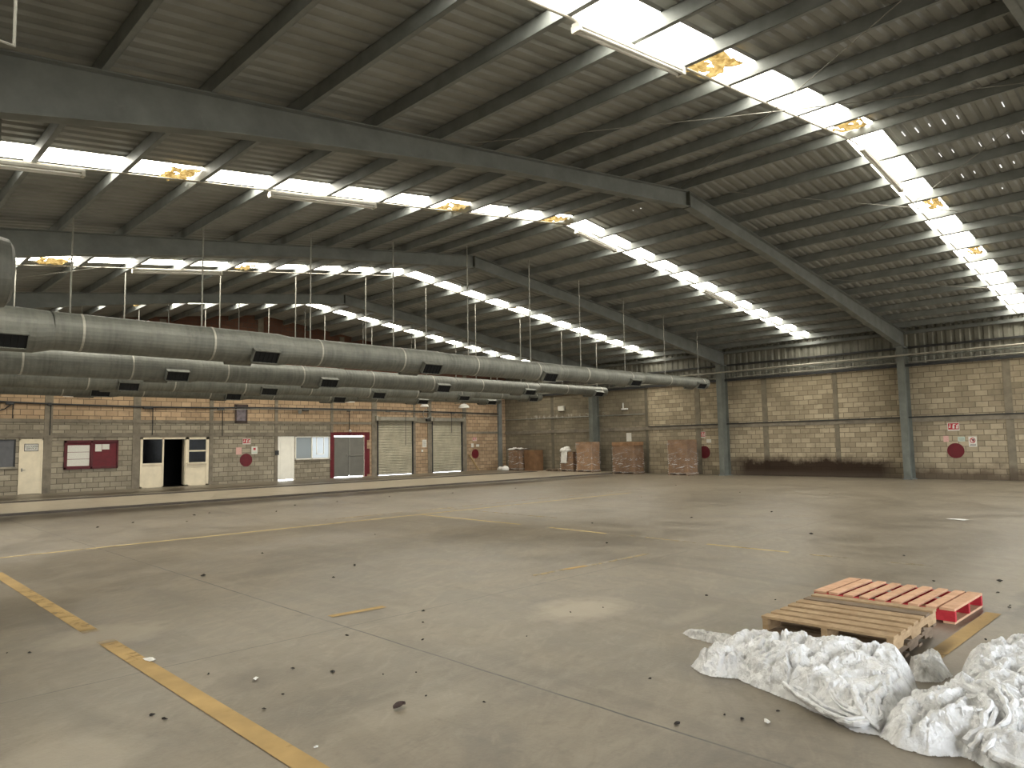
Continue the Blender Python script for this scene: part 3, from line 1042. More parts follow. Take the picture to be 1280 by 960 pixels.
# roller shutters
def shutter(x0, x1, label, chain):
    z0, z1 = .125, bz(2.95)
    t_ = thing('roller_shutter', label, 'roller shutter', ((x0 + x1) / 2, YB, PLAT), 'roller shutters in the back wall')
    mb = MB()
    n = int((z1 - z0) / .085)
    prof = []
    for k in range(n):
        za = z0 + k * .085
        jit = random.uniform(-.006, .006)
        for q, dy in ((0, 0), (.012, -.012 + jit), (.04, -.030 + jit), (.066, -.022 + jit), (.080, 0)):
            prof.append((YB + .05 + dy, za + q))
    nx = 14
    vs, fs = [], []
    for i in range(nx + 1):
        x = x0 + (x1 - x0) * i / nx
        for j, (yy, zz) in enumerate(prof):
            sag = .012 * noise.noise((x * .9, zz * 2.2, x0))
            vs.append((x, yy + sag, zz + sag * .4))
    m_ = len(prof)
    for i in range(nx):
        for j in range(m_ - 1):
            fs.append((i * m_ + j, (i + 1) * m_ + j, (i + 1) * m_ + j + 1, i * m_ + j + 1))
    mb.add(vs, fs)
    mb.build('curtain', M['shutter'], t_)
    MB().box(x0 + .02, x1 - .02, YB + .02, YB + .06, z0 - .02, z0 + .03).build('bottom_bar', M['rod'], t_)
    for x in (x0 - .03, x1 - .04):
        MB().box(x, x + .07, YB - .03, YB + .06, .085, z1).build('guide_rail', M['dark'], t_)
    mb = MB()
    mb.box(x0 - .06, x1 + .05, YB - .20, YB + .10, z1 - .10, z1 + .12)
    mb.build('housing', M['cement_pale'], t_, bevel=.01)
    mb = MB()
    mb.box(x0 + .03, x1 - .03, YB - .22, YB - .17, z1 - .06, z1 + .08)
    mb.build('hood_strip', M['pipe'], t_)
    for x in (x0 - .12, x1 + .06):
        MB().box(x - .05, x + .06, YB - .18, YB, z1 - .08, z1 + .16).build('bracket', M['pipe'], t_, bevel=.01)
    cx, cz = chain
    MB().tube([(cx, YB - .24, bz(3.36)), (cx, YB - .22, cz)], .012, 6).build('pull_rope', M['ink'], t_)
    return t_


shutter(bx(20.42), bx(22.62), 'ribbed metal roller shutter next to the red double door', (bx(22.0), bz(1.6)))
shutter(bx(23.90), bx(26.02), 'ribbed metal roller shutter beside the leaning plank', (bx(25.1), bz(2.25)))
# coil and motor between shutters
mb = MB()
for k in range(3):
    r = .22 + .02 * k
    mb.tube([(bx(23.4) + r * math.cos(t * math.pi / 12), YB - .17 - .02 * k, bz(3.25) + r * math.sin(t * math.pi / 12)) for t in range(25)], .012, 6, False)
tag(mb.build('cable_coil', M['rod']), 'round coil of cable hung on the wall between the shutters', 'cable coil')
mb = MB().box(bx(23.45), bx(23.66), YB - .2, YB - .05, bz(2.86), bz(3.03)).tube([(bx(23.42), YB - .13, bz(2.94)), (bx(23.68), YB - .13, bz(2.94))], .08, 14)
tag(mb.build('shutter_motor', M['dark'], bevel=.008), 'dark shutter motor on the beam between the shutters', 'motor')

# leaning plank
mb = MB().bar((bx(26.83), YB - .50, .10), (bx(26.42), YB - .11, bz(1.03)), .13, .03, up=(1, 0, .5))
tag(mb.build('wooden_plank', M['plank'], bevel=.004), 'pale wooden plank leaning on the wall near the far corner', 'plank')

# conduit along back wall
t_ = thing('wall_conduit', 'long thin dark conduit running along the tan part of the back wall', 'conduit', (bx(4), YB, bz(3.35)))
pts = [(XL + .1, YB - .07, bz(3.40)), (bx(4.7), YB - .07, bz(3.385)), (bx(6.3), YB - .07, bz(3.335)), (bx(9.5), YB - .07, bz(3.30)), (bx(12), YB - .07, bz(3.33)),
       (bx(14), YB - .07, bz(3.38)), (bx(20), YB - .07, bz(3.41)), (bx(26), YB - .07, bz(3.37)), (bx(29), YB - .07, bz(3.34))]
MB().tube(pts, .032, 8).build('pipe', M['dark'], t_)
pts2 = [(a, b - .06, c_ - .09 + .03 * math.sin(a)) for a, b, c_ in pts[4:]]
MB().tube(pts2, .018, 6).build('pipe', M['rod'], t_)
for x, z, w_ in ((5.0, 3.33, .25), (6.2, 3.33, .12), (9.55, 3.28, .35), (12.45, 3.28, .28), (16.4, 3.32, .3), (18.7, 3.34, .15), (21.0, 3.36, .25), (25.3, 3.33, .25)):
    MB().box(bx(x) - w_ / 2, bx(x) + w_ / 2, YB - .14, YB - .02, bz(z) - .05, bz(z) + .05).build('junction_box', M['dark'], t_, bevel=.01)
for x, z0 in ((5.1, 2.8), (6.25, 2.2), (9.75, 2.2), (12.55, 2.15), (18.76, 2.4)):
    MB().tube([(bx(x), YB - .05, bz(3.3)), (bx(x), YB - .045, bz(z0))], .016, 6).build('drop_pipe', M['dark'], t_)
MB().tube([(bx(4.2), YB - .06, bz(3.05)), (bx(4.55), YB - .06, bz(3.02)), (bx(4.85), YB - .06, bz(3.12)), (bx(5.05), YB - .06, bz(3.3))], .02, 6).build('cable', M['dark'], t_)
# small floodlight near the white door
mb = MB().tube([(bx(16.05), YB - .10, bz(3.26)), (bx(16.05), YB - .22, bz(3.22))], [.05, .10], 12)
tag(mb.build('floodlight', M['rod']), 'small round floodlight on the conduit above the white door', 'lamp')


# dome lamps hung in front of the back wall
def dome(x, z, r, label):
    t_ = thing('dome_lamp', label, 'lamp', (x, 29.9, z), 'white dome lamps on the back wall')
    n, rows = 20, 6
    vs, fs = [], []
    for j in range(rows + 1):
        a = (math.pi / 2) * (1 - .92 * (1 - j / rows))
        rr = r * math.sin(a) if j else r * .15
        zz = z + r * .75 * math.cos(a)
        for i in range(n):
            vs.append((x + rr * math.cos(2 * math.pi * i / n), 29.9 + rr * math.sin(2 * math.pi * i / n), zz))
    for j in range(rows):
        for i in range(n):
            fs.append((j * n + i, j * n + (i + 1) % n, (j + 1) * n + (i + 1) % n, (j + 1) * n + i))
    mb = MB().add(vs, fs)
    mb.build('shade', M['lamp_white'], t_, smooth=True)
    MB().tube([(x, 29.9, z + r * .7), (x, 29.9, z + r * .95), (x, YB, z + r * .95)], .02, 8).build('bracket_arm', M['rod'], t_)
    return t_


dome(6.80, 3.60, .26, 'white dome lamp on the back wall above the red notice board')
dome(12.3, 3.72, .22, 'white dome lamp on the back wall left of the framed picture')
dome(18.55, 3.72, .25, 'white dome lamp on the back wall above the red double door')
dome(23.1, 3.62, .22, 'white dome lamp on the back wall above the first shutter')
dome(25.85, 3.62, .30, 'white dome lamp on the back wall above the second shutter')

# ------------------------------------------------------------------ right wall
ZBK = 4.25
mb = MB().box(XR, XR + .15, YF, YB + .15, 0, ZBK)
structure('wall_right', mb, M['block_y'])
for y, wd, mt in ((5.33, .24, 'cement'), (11.13, .18, 'cement'), (14.13, .24, 'cement'), (17.4, .26, 'cement'), (20.25, .16, 'cement_pale'), (26.5, .2, 'cement'), (1.5, .24, 'cement')):
    trim(MB().box(XR - .02, XR + .01, ry(y) - wd / 2, ry(y) + wd / 2, 0, ZBK), M['tie_right'])
trim(MB().box(XR - .045, XR + .01, YF, YB, rz_(2.13), rz_(2.30)), M['cement'])
mb = MB().tube([(XR - .07, YF, rz_(2.33)), (XR - .07, 8.2, rz_(2.31)), (XR - .07, 20.4, rz_(2.3))], .022, 8)
tag(mb.build('wall_pipe', M['dark']), 'thin dark pipe lying along the concrete band of the right wall', 'pipe')
mb = MB().tube([(XR - .06, 20.6, 2.95), (XR - .06, YB - .1, 3.0)], .025, 8)
tag(mb.build('wall_pipe', M['rod']), 'pale thin pipe on the dark corner stretch of the right wall', 'pipe')


def corrugated(y0, y1, period, amp):
    """trapezoid rib profile: list of (y, h)"""
    out = []
    n = max(1, round((y1 - y0) / period))
    p = (y1 - y0) / n
    for k in range(n):
        a = y0 + k * p
        out += [(a, 0), (a + p * .45, 0), (a + p * .6, amp), (a + p * .85, amp)]
    out.append((y1, 0))
    return out


prof = corrugated(YF, YB, .30, .035)
vs = [(XR + .12 + h, y, ZBK - .15) for y, h in prof] + [(XR + .12 + h, y, zr(XR) + .03) for y, h in prof]
n = len(prof)
structure('trim_100', MB().add(vs, [(i, i + 1, n + i + 1, n + i) for i in range(n - 1)]), M['cladding'])
trim(MB().box(XR - .02, XR + .11, YF, YB, 4.95, 5.02), M['dark'])
trim(MB().box(XR - .10, XR + .11, YF, YB, ZBK, ZBK + .10), M['dark'])
trim(MB().box(XR - .06, XR + .11, YF, YB, zp(XR) - .06, zp(XR) + .06), M['steel_frame'])

# lattice girt with pipe
t_ = thing('lattice_girt', 'pale pipe and lattice girt running along the top of the right wall', 'girt', (29.0, 5, 4.3))
MB().tube([(28.98, YF, 4.64), (28.98, 9, 4.63), (28.98, 17, 4.60), (28.98, 29.5, 4.58)], .032, 10).build('pipe', M['pipe'], t_)
MB().tube([(XR + .04, YF, 4.42), (XR + .04, YB - .3, 4.42)], .028, 8).build('bottom_chord', M['pipe'], t_)
mb = MB()
y = YF + .2
k = 0
while y < YB - 1.2:
    mb.tube([(XR + .04, y, 4.42 if k % 2 else 4.62), (XR + .04, y + .7, 4.62 if k % 2 else 4.42)], .012, 6)
    y += .7
    k += 1
mb.build('lacing', M['steel_lite'], t_)
MB().tube([(XR + .04, YF, 4.63), (XR + .04, YB - .3, 4.63)], .022, 8).build('top_chord', M['steel_lite'], t_)

# signs on the right wall
extinguisher_sign('r', ry(7.23), ry(6.85), rz_(1.77), rz_(2.06), 'red and white equipment sign high above the right-hand wall disc')
notice('r', ry(7.39), ry(7.22), rz_(1.37), rz_(1.59), 'small pinkish sheet left above the right-hand wall disc', 'paper_pink')
notice('r', ry(6.93), ry(6.71), rz_(1.38), rz_(1.55), 'small greenish sheet above the right-hand wall disc', 'paper_green')
notice('r', ry(6.60), ry(6.35), rz_(1.19), rz_(1.55), 'white prohibition sheet with a round symbol right of the wall disc', 'paper', 'round')
red_disc('r', ry(7.02), rz_(1.055), .275, 'dark red disc on the grey block wall near the right edge')
extinguisher_sign('r', ry(17.37), ry(17.05), rz_(1.71), rz_(1.98), 'red and white equipment sign above the tall carton by the column')
notice('r', ry(17.0), ry(16.77), rz_(1.47), rz_(1.63), 'small white sheet above the half-hidden disc by the column', 'paper', False)
red_disc('r', ry(17.13), rz_(1.04), .29, 'dark red disc half hidden behind the tall carton')
notice('r', ry(21.5), ry(21.2), rz_(1.6), rz_(2.02), 'white sheet on the dark wall above the wide carton', 'paper', False)
mb = MB().box(XR - .05, XR, ry(21.66), ry(21.62), rz_(3.25), rz_(3.55)).box(XR - .16, XR, ry(21.36), ry(21.66), rz_(3.2), rz_(3.27))
tag(mb.build('wall_bracket', M['lamp_white']), 'small white L-shaped bracket high on the dark right wall', 'bracket')
mb = MB().box(XR - .12, XR, 25.9, 26.35, 3.35, 3.62)
tag(mb.build('wall_box', M['paper'], bevel=.02), 'small pale box high on the right wall near the corner', 'box')

# ------------------------------------------------------------------ other walls (out of view)
DHL = 4.0
LDS = [(15.0, 19.0)]       # unseen opening added in the left wall to light left-facing surfaces
lw = MB().box(XL - .15, XL, YF, YB + .15, DHL, zr(XL) + .1)
ys = [YF]
for a, b in LDS:
    ys += [a, b]
ys.append(YB + .15)
for i in range(0, len(ys), 2):
    lw.box(XL - .15, XL, ys[i], ys[i + 1], 0, DHL)
structure('wall_left', lw, M['block_side'])
fw = MB()
openings_f = [(-.4, 6.6, 2.9), (12.5, 20.0, 4.3), (21.5, 28.8, 4.3)]  # near opening follows the foreground light; right two added to brighten that side
DH = 4.3
xs = [XL - .15]
for a, b, h_ in openings_f:
    xs += [a, b]
    if h_ < DH:
        fw.box(a, b, YF - .15, YF, h_, DH)
xs.append(XR + .15)
for i in range(0, len(xs), 2):
    fw.box(xs[i], xs[i + 1], YF - .15, YF, 0, DH)
fw.prism([(XL - .15, DH), (XR + .15, DH), (XR + .15, zr(XR) + .1), (RX, zr(RX) + .1), (XL - .15, zr(XL) + .1)], 'y', YF - .15, YF)
structure('wall_front', fw, M['block_x'])

# ------------------------------------------------------------------ roof
STRIPS = [(4.38, 5.04), (11.86, 12.52), (19.42, 20.06), (26.48, 27.10)]
PER, AMP = .235, .035
segs = []
y = YF - .3
for a, b in STRIPS:
    segs.append((y, a, False))
    segs.append((a, b, True))
    y = b
segs.append((y, YB + .3, False))
roof = MB()
for a, b, sky in segs:
    if sky:
        continue
    prof = corrugated(a, b, PER, AMP)
    n = len(prof)
    for xa, xb in ((XL - .4, RX), (RX, XR + .35)):
        vs = [(xa, y_, zr(xa) + h) for y_, h in prof] + [(xb, y_, zr(xb) + h) for y_, h in prof]
        roof.add(vs, [(i, i + 1, n + i + 1, n + i) for i in range(n - 1)])
structure('ceiling', roof, M['roof'])
structure('ceiling', MB().prism([(RX - .3, zr(RX - .3) + .045), (RX, zr(RX) + .06), (RX + .3, zr(RX + .3) + .045), (RX, zr(RX) + .075)], 'y', YF - .3, YB + .3), M['roof'])

CEIL = bpy.data.objects['ceiling']
M['gap_glint'] = sky_sheet('sheet_gaps_and_rib_glints', (1, .98, .92), .9)
mb = MB()  # glowing slivers paint reflected rib highlights, plus daylight gaps at ridge and eave
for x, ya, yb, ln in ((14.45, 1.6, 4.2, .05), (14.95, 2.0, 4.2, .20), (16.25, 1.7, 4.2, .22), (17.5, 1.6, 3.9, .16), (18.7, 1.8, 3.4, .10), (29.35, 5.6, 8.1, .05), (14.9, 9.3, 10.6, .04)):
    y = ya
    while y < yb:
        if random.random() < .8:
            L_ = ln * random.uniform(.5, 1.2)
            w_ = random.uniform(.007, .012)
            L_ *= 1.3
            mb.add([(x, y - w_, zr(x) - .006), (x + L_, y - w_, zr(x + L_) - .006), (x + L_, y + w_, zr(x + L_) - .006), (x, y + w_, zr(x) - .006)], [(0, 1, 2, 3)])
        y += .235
mb.build('sheet_gap_glint', M['gap_glint'], CEIL)

PL = [14.12 - 1.2 * k for k in range(14)]
PR = [15.48 + 1.225 * k for k in range(12)]
order = ['first', 'second', 'third', 'fourth', 'fifth', 'sixth', 'seventh', 'eighth', 'ninth', 'tenth', 'eleventh', 'twelfth', 'thirteenth', 'fourteenth']
names_s = ['nearest', 'second nearest', 'third nearest', 'farthest']


def patch(parent, x0, x1, y0, y1, seed):
    """ragged yellowed fibre hanging under the sheet"""
    rnd = random.Random(seed)
    vs, fs = [], []
    nx, ny = 8, 10
    for i in range(nx + 1):
        for j in range(ny + 1):
            x = x0 + (x1 - x0) * i / nx
            yy = y0 + (y1 - y0) * j / ny
            edge = .10 * noise.noise((j * .9, seed * 3.1, i * .2)) if i in (0, nx) else 0
            vs.append((x + edge, yy, zr(x) - .03 - .07 * (rnd.random() if 0 < i < nx else .2)))
    for i in range(nx):
        for j in range(ny):
            if rnd.random() > .05:
                q = i * (ny + 1) + j
                fs.append((q, q + 1, q + ny + 2, q + ny + 1))
    return MB().add(vs, fs).build('torn_fibre', M['insul'], parent)


for si, (a, b) in enumerate(STRIPS):
    for side, xa, xb in (('left', XL + .2, RX), ('right', RX, XR - .35)):
        t_ = thing('skylight_strip', 'bright translucent skylight strip, %s, on the %s roof slope' % (names_s[si], side), 'skylight', ((xa + xb) / 2, (a + b) / 2, zr((xa + xb) / 2)), 'translucent skylight strips in the roof')
        prof = corrugated(a, b, PER * .94, AMP)
        n = len(prof)
        vs = [(xa, y_, zr(xa) + h) for y_, h in prof] + [(xb, y_, zr(xb) + h) for y_, h in prof]
        MB().add(vs, [(i, i + 1, n + i + 1, n + i) for i in range(n - 1)]).build('sheet', M['sky_sheet'], t_)
        if side == 'left':
            ps = {0: [(8.45, 9.15, a + .05, b), (13.3, 14.1, a, b - .1)], 1: [(4.0, 4.5, a, b), (9.95, 10.6, a, b), (13.4, 14.1, a, b)], 2: [(3.7, 4.35, a, b), (8.6, 9.0, a, b)], 3: [(8.0, 8.4, a, b)]}[si]
        else:
            ps = {0: [(18.15, 18.95, a, (a + b) / 2), (21.9, 22.7, a, (a + b) / 2)], 1: [], 2: [(19.2, 19.7, a, a + .2)], 3: []}[si]
        for k, (p0, p1, p2, p3) in enumerate(ps):
            patch(t_, p0, p1, p2, p3, si * 7 + k + 1)
        # plain roof sheet beyond the ends of the strip
        prof = corrugated(a, b, PER, AMP)
        n = len(prof)
        x2, x3 = (XL - .4, xa) if side == 'left' else (xb, XR + .35)
        vs = [(x2, y_, zr(x2) + h) for y_, h in prof] + [(x3, y_, zr(x3) + h) for y_, h in prof]
        structure('ceiling', MB().add(vs, [(i, i + 1, n + i + 1, n + i) for i in range(n - 1)]), M['roof'])

# purlins
for side, xs_ in (('left', PL), ('right', PR)):
    for k, x in enumerate(xs_):
        mb = MB()
        zb, ztp = zp(x), zp(x) + PD - .003
        sg = 1
        sl = SL if side == 'left' else -SR
        mb.box(x, x + .006, YF, YB, zb, ztp + sl * .0)
        mb.prism([(x, zb), (x + .075, zb + sl * .075), (x + .075, zb + sl * .075 + .006), (x, zb + .006)], 'y', YF, YB)
        mb.prism([(x, ztp), (x + .075, ztp + sl * .075), (x + .075, ztp + sl * .075 - .006), (x, ztp - .006)], 'y', YF, YB)
        mb.prism([(x + .069, zb + sl * .069), (x + .075, zb + sl * .075), (x + .075, zb + sl * .075 + .022), (x + .069, zb + sl * .069 + .022)], 'y', YF, YB)
        tag(mb.build('roof_purlin', M['steel']), 'grey steel purlin, %s from the ridge on the %s roof slope' % (order[k], side), 'purlin', 'roof purlins')


# portal frames
FR = [1.35, 8.6, 16.15, 23.6]


def ibeam(prof_top, prof_bot, yc, fw=.20, ft=.016, wt=.012):
    """I-section following top and bottom polylines in the XZ plane"""
    mb = MB()
    mb.prism(list(prof_top) + list(reversed(prof_bot)), 'y', yc - wt / 2, yc + wt / 2)
    for pr, s_ in ((prof_top, -1), (prof_bot, 1)):
        poly = list(pr) + [(x, z + s_ * ft) for x, z in reversed(pr)]
        mb.prism(poly, 'y', yc - fw / 2, yc + fw / 2)
    return mb


fl = ['nearest, cut by the top right corner', 'large one across the upper left', 'middle one beyond the large one', 'farthest one behind the hanging ducts']
for k, yc in enumerate(FR):
    t_ = thing('portal_frame', 'grey tapered steel portal frame under the roof, ' + fl[k], 'steel frame', (RX, yc, 0), 'steel portal frames')
    dz = -.004
    topL = [(XL + .1, zp(XL + .1) + dz), (3, zp(3) + dz), (9, zp(9) + dz), (RX - .012, zp(RX) + dz)]
    botL = [(XL + .1, 4.30), (1.2, 5.02), (3.64, 5.54), (5.8, 5.90), (8.5, 6.34), (RX - .012, 7.04)]
    ibeam(topL, botL, yc).build('rafter', M['steel_frame'], t_)
    topR = [(RX + .012, zp(RX) + dz), (20, zp(20) + dz), (XR - .05, zp(XR - .05) + dz)]
    botR = [(RX + .012, 7.04), (18.6, 6.56), (23.5, 5.86), (XR - .65, 5.02), (XR - .05, 4.98)]
    ibeam(topR, botR, yc).build('rafter', M['steel_frame'], t_)
    MB().box(RX - .012, RX + .012, yc - .105, yc + .105, 7.02, zp(RX) - .01).build('splice_plate', M['steel_lite'], t_)
    # right column, web in the frame plane
    xi, xo = XR - .62, XR - .06
    mb = MB()
    mb.prism([(xi, 0), (xo, 0), (xo, 4.98), (xi, 4.98)], 'y', yc - .006, yc + .006)
    mb.box(xi - .012, xi + .004, yc - .12, yc + .12, 0, 5.0)
    mb.box(xo - .004, xo + .012, yc - .12, yc + .12, 0, 5.0)
    col = mb.build('column', M['steel_lite'], t_)
    MB().box(xi - .08, xo + .02, yc - .17, yc + .17, 0, .02).build('base_plate', M['steel_frame'], col)
    MB().box(xi - .03, xo + .02, yc - .12, yc + .12, 4.965, 4.985).build('cap_plate', M['steel_frame'], col)
    # left column
    mb = MB()
    mb.prism([(XL + .05, 0), (XL + .55, 0), (XL + .75, 4.45), (XL + .05, 4.3)], 'y', yc - .006, yc + .006)
    mb.prism([(XL + .54, 0), (XL + .56, 0), (XL + .76, 4.45), (XL + .74, 4.45)], 'y', yc - .12, yc + .12)
    mb.build('column', M['steel_lite'], t_)


# bracing rods between the first two frames
def brace(p, q, label, sag=.03):
    pts = []
    for i in range(13):
        t = i / 12
        x = p[0] + (q[0] - p[0]) * t
        y_ = p[1] + (q[1] - p[1]) * t
        pts.append((x, y_, zp(x) - .03 - sag * 4 * t * (1 - t)))
    tag(MB().tube(pts, .0065, 6).build('bracing_rod', M['rod']), label, 'bracing rod', 'roof bracing rods')


brace((8.1, 1.5), (13.9, 8.5), 'thin bracing rod crossing the nearest skylight strip, left of ridge, rising away')
brace((7.4, 8.4), (14.2, 1.6), 'thin bracing rod crossing the nearest skylight strip, left of ridge, falling away')
brace((14.7, 1.6), (21.4, 8.4), 'thin bracing rod under the right slope close beyond the ridge, rising away')
brace((14.8, 7.9), (21.6, 1.6), 'thin bracing rod under the right slope close beyond the ridge, falling away')
brace((22.1, 8.4), (28.3, 1.6), 'thin bracing rod low on the right slope near the eave')
brace((1.6, 23.4), (7.4, 16.4), 'thin bracing rod at the left above the first long duct')

# conduits and strip lights under the skylight strips
for k, (yy, lab) in enumerate(((4.80, 'nearest'), (11.97, 'second nearest'), (19.55, 'third nearest'))):
    pts = [(x, yy, zp(x) - .025) for x in [XL + .3 + i * .5 for i in range(int((RX - XL) / .5))]] + [(RX, yy, zp(RX) - .03)] + [(RX + i * .5, yy, zp(RX + i * .5) - .025) for i in range(1, 30)]
    tag(MB().tube(pts, .016, 6).build('roof_conduit', M['pipe']), 'thin pale conduit following the %s skylight strip' % lab, 'conduit', 'conduits under the skylight strips')


def strip_light(x0, x1, yy, label):
    t_ = thing('strip_light', label, 'lamp', ((x0 + x1) / 2, yy, zp((x0 + x1) / 2) - .06), 'unlit strip lights under the purlins')

    def P(x, dy, dz):
        return (x, yy + dy, zp(x) + dz)
    mb = MB().bar(P(x0, 0, -.075), P(x1, 0, -.075), .105, .05)
    mb.build('housing', M['lamp_white'], t_, bevel=.006)
    for s_ in (-.035, .035):
        MB().tube([P(x0 + .05, s_, -.135), P(x1 - .05, s_, -.135)], .019, 8).build('tube', M['lamp_white'], t_, smooth=True)
    for x in (x0, x1 - .05):
        MB().bar(P(x, 0, -.12), P(x + .05, 0, -.12), .12, .07).build('end_cap', M['paper'], t_)


strip_light(5.85, 8.05, 4.80, 'unlit white strip light beside the nearest skylight strip, left of the ridge')
strip_light(14.55, 16.9, 4.74, 'unlit white strip light beside the nearest skylight strip, right of the ridge')
strip_light(.6, 2.8, 11.97, 'unlit white strip light at the left edge, second skylight strip')
strip_light(5.75, 8.02, 11.97, 'unlit white strip light below the large frame, second skylight strip, left slope')
strip_light(14.55, 16.3, 12.1, 'unlit white strip light just beyond the ridge, second skylight strip')
strip_light(20.9, 23.2, 12.0, 'unlit white strip light low on the right slope, second skylight strip')
strip_light(5.7, 8.0, 19.5, 'unlit white strip light on the third skylight strip at the left')

# ------------------------------------------------------------------ ducts
DX = [2.35, 7.0, 11.6, 16.25, 20.8, 25.35]            # diffuser positions
DR = [.40, .355, .315, .285, .255, .20]               # radius up to each step
ZTOP = [4.17, 4.155, 4.12, 4.10, 4.09, 4.10]
RODX = [3.35, 5.75, 8.25, 10.6, 13.15, 15.7, 18.1, 20.55, 23.1, 25.5]


def duct(yc, label, rise=0.0):
    t_ = thing('air_duct', label, 'air duct', (13, yc, 3.8), 'long hanging round ducts')
    x0 = XL + .02
    for k in range(6):
        x1 = DX[k] + (.42 if k < 5 else .75)
        r, zc = DR[k], ZTOP[k] - DR[k]
        pts, rr = [(x0, yc, zc)], [r]
        if k < 5:
            r2, z2 = DR[k + 1], ZTOP[k + 1] - DR[k + 1]
            pts += [(x1, yc, zc), (x1 + .28, yc, z2)]
            rr += [r, r2]
            nx = x1 + .28
        else:
            pts += [(x1 - .06, yc, zc), (x1, yc, zc)]
            rr += [r, r - .05]
            nx = x1
        MB().tube(pts, rr, 32).build('duct_section', M['duct'], t_, smooth=False)
        # spiral seams
        x0 = nx
    def at(x):
        for k in range(6):
            if x <= DX[k] + .55:
                return DR[k], ZTOP[k] - DR[k]
        return DR[5], ZTOP[5] - DR[5]
    for x in RODX:
        r, zc = at(x)
        MB().tube([(x + .16 - .02, yc, zc), (x + .16 + .02, yc, zc)], r + .007, 32).build('seam_band', M['ring'], t_)
        MB().tube([(x, yc, zc + r - .01), (x, yc, zp(x) + .02)], .016, 6).build('hanger_rod', M['rod'], t_)
    for k, x in enumerate(DX):
        r, zc = at(x)
        for s_ in (-1, 1):
            ang = math.radians(33)
            d_ = Vector((0, s_ * math.cos(ang), -math.sin(ang)))
            u_ = Vector((0, s_ * math.sin(ang), math.cos(ang)))
            hw, hh = .30, .15 if k < 4 else .12
            xo = 0 if s_ < 0 else -.35

            def Q(dx, du, dd):
                v = Vector((x + xo + dx, yc, zc)) + u_ * du + d_ * dd
                return tuple(v)
            d0, d1 = r * .78, r + .10
            mb = MB()
            th = .02
            for (a0, a1, b0, b1) in ((-hw, hw, hh - th, hh), (-hw, hw, -hh, -hh + th), (-hw, -hw + th, -hh, hh), (hw - th, hw, -hh, hh)):
                vs = [Q(a, b, d) for d in (d0, d1) for b in (b0, b1) for a in (a0, a1)]
                mb.add(vs, [(0, 2, 3, 1), (4, 5, 7, 6), (0, 1, 5, 4), (2, 6, 7, 3), (0, 4, 6, 2), (1, 3, 7, 5)])
            g_ = mb.build('diffuser', M['duct'], t_)
            mb = MB()
            vs = [Q(a, b, d1 - .03) for a, b in ((-hw + th, -hh + th), (hw - th, -hh + th), (hw - th, hh - th), (-hw + th, hh - th))]
            mb.add(vs, [(0, 1, 2, 3)])
            for q in range(6):
                a = -hw + .05 + q * (2 * hw - .1) / 5
                vs = [Q(a + da, b, d1 - .028 + dd) for dd in (0, .014) for b in (-hh + th, hh - th) for da in (0, .006)]
                mb.add(vs, [(0, 2, 3, 1), (4, 5, 7, 6), (0, 1, 5, 4), (2, 6, 7, 3), (0, 4, 6, 2), (1, 3, 7, 5)])
            mb.build('grille', M['black'], g_)
    return t_


duct(15.0, 'nearest long round galvanised duct hanging across the hall')
duct(20.2, 'second long round galvanised duct, just behind and below the nearest one')
duct(24.3, 'third long round galvanised duct behind the second')
duct(27.3, 'farthest long round galvanised duct in front of the tan wall')
# stub of another duct at the left edge
t_ = thing('air_duct_stub', 'blunt end of a large grey duct at the left edge', 'air duct', (0, 10, 3.7))
MB().tube([(XL + .02, 10, 3.70), (1.25, 10, 3.70), (1.45, 10, 3.70), (1.56, 10, 3.70), (1.6, 10, 3.70)], [.43, .43, .425, .40, .34], 36).build('duct_section', M['duct'], t_)
MB().tube([(1.0, 10, 3.7), (1.04, 10, 3.7)], .437, 36).build('seam_band', M['duct'], t_)
MB().tube([(1.45, 10, 4.1), (1.45, 10, zp(1.45))], .012, 6).build('hanger_rod', M['rod'], t_)

# dangling rod with crosspiece at top left
mb = MB().tube([(.96, 6.2, 4.64), (.955, 6.2, 5.8)], .012, 6).tube([(.55, 6.2, 4.66), (.97, 6.2, 4.63)], .012, 6)
tag(mb.build('hanging_rod', M['rod']), 'thin rod with a short crosspiece dangling from the roof, top left', 'hanger')


# ------------------------------------------------------------------ crumpled shapes
def crumple(p, seed, a1=.05, a2=.02, f1=4.0, f2=11.0):
    q = Vector(p)
    d = noise.voronoi(q * f1 + Vector((seed, seed * 2.3, 0)))[0]
    v = a1 * (d[1] - d[0]) * -1.0 + a1 * .5
    v += a2 * (1 - 2 * abs(noise.noise(q * f2 + Vector((0, seed, seed)))))
    v += a1 * .9 * noise.noise(q * (f1 * .45) + Vector((seed * .7, 0, seed)))
    v += a2 * .5 * (1 - 2 * abs(noise.noise(q * f2 * 2.3 + Vector((seed, 0, 1)))))
    return v


def lump(mb, c, r, seed, rot=0.0, sub=5, a1=.05, a2=.02, f1=5.0, f2=12.0, floor=0.0):
    """crumpled puffy lump resting on the floor"""
    bm = bmesh.new()
    bmesh.ops.create_icosphere(bm, subdivisions=sub, radius=1)
    R = Matrix.Rotation(rot, 3, 'Z')
    vs = []
    for v in bm.verts:
        n_ = v.co.normalized()
        e = Vector((n_.x * r[0], n_.y * r[1], max(n_.z, -.35) * r[2]))
        nn = Vector((n_.x / r[0], n_.y / r[1], n_.z / r[2])).normalized()
        w = R @ e + Vector(c)
        k = crumple(w, seed, a1, a2, f1, f2)
        w2 = w + (R @ nn) * k
        if w2.z < floor + .004:
            w2.z = floor + .004 + .004 * (noise.noise(w * 9) + 1)
        vs.append(tuple(w2))
    fs = [tuple(v.index for v in f_.verts) for f_ in bm.faces]
    bm.free()
    mb.add(vs, fs)
    return mb


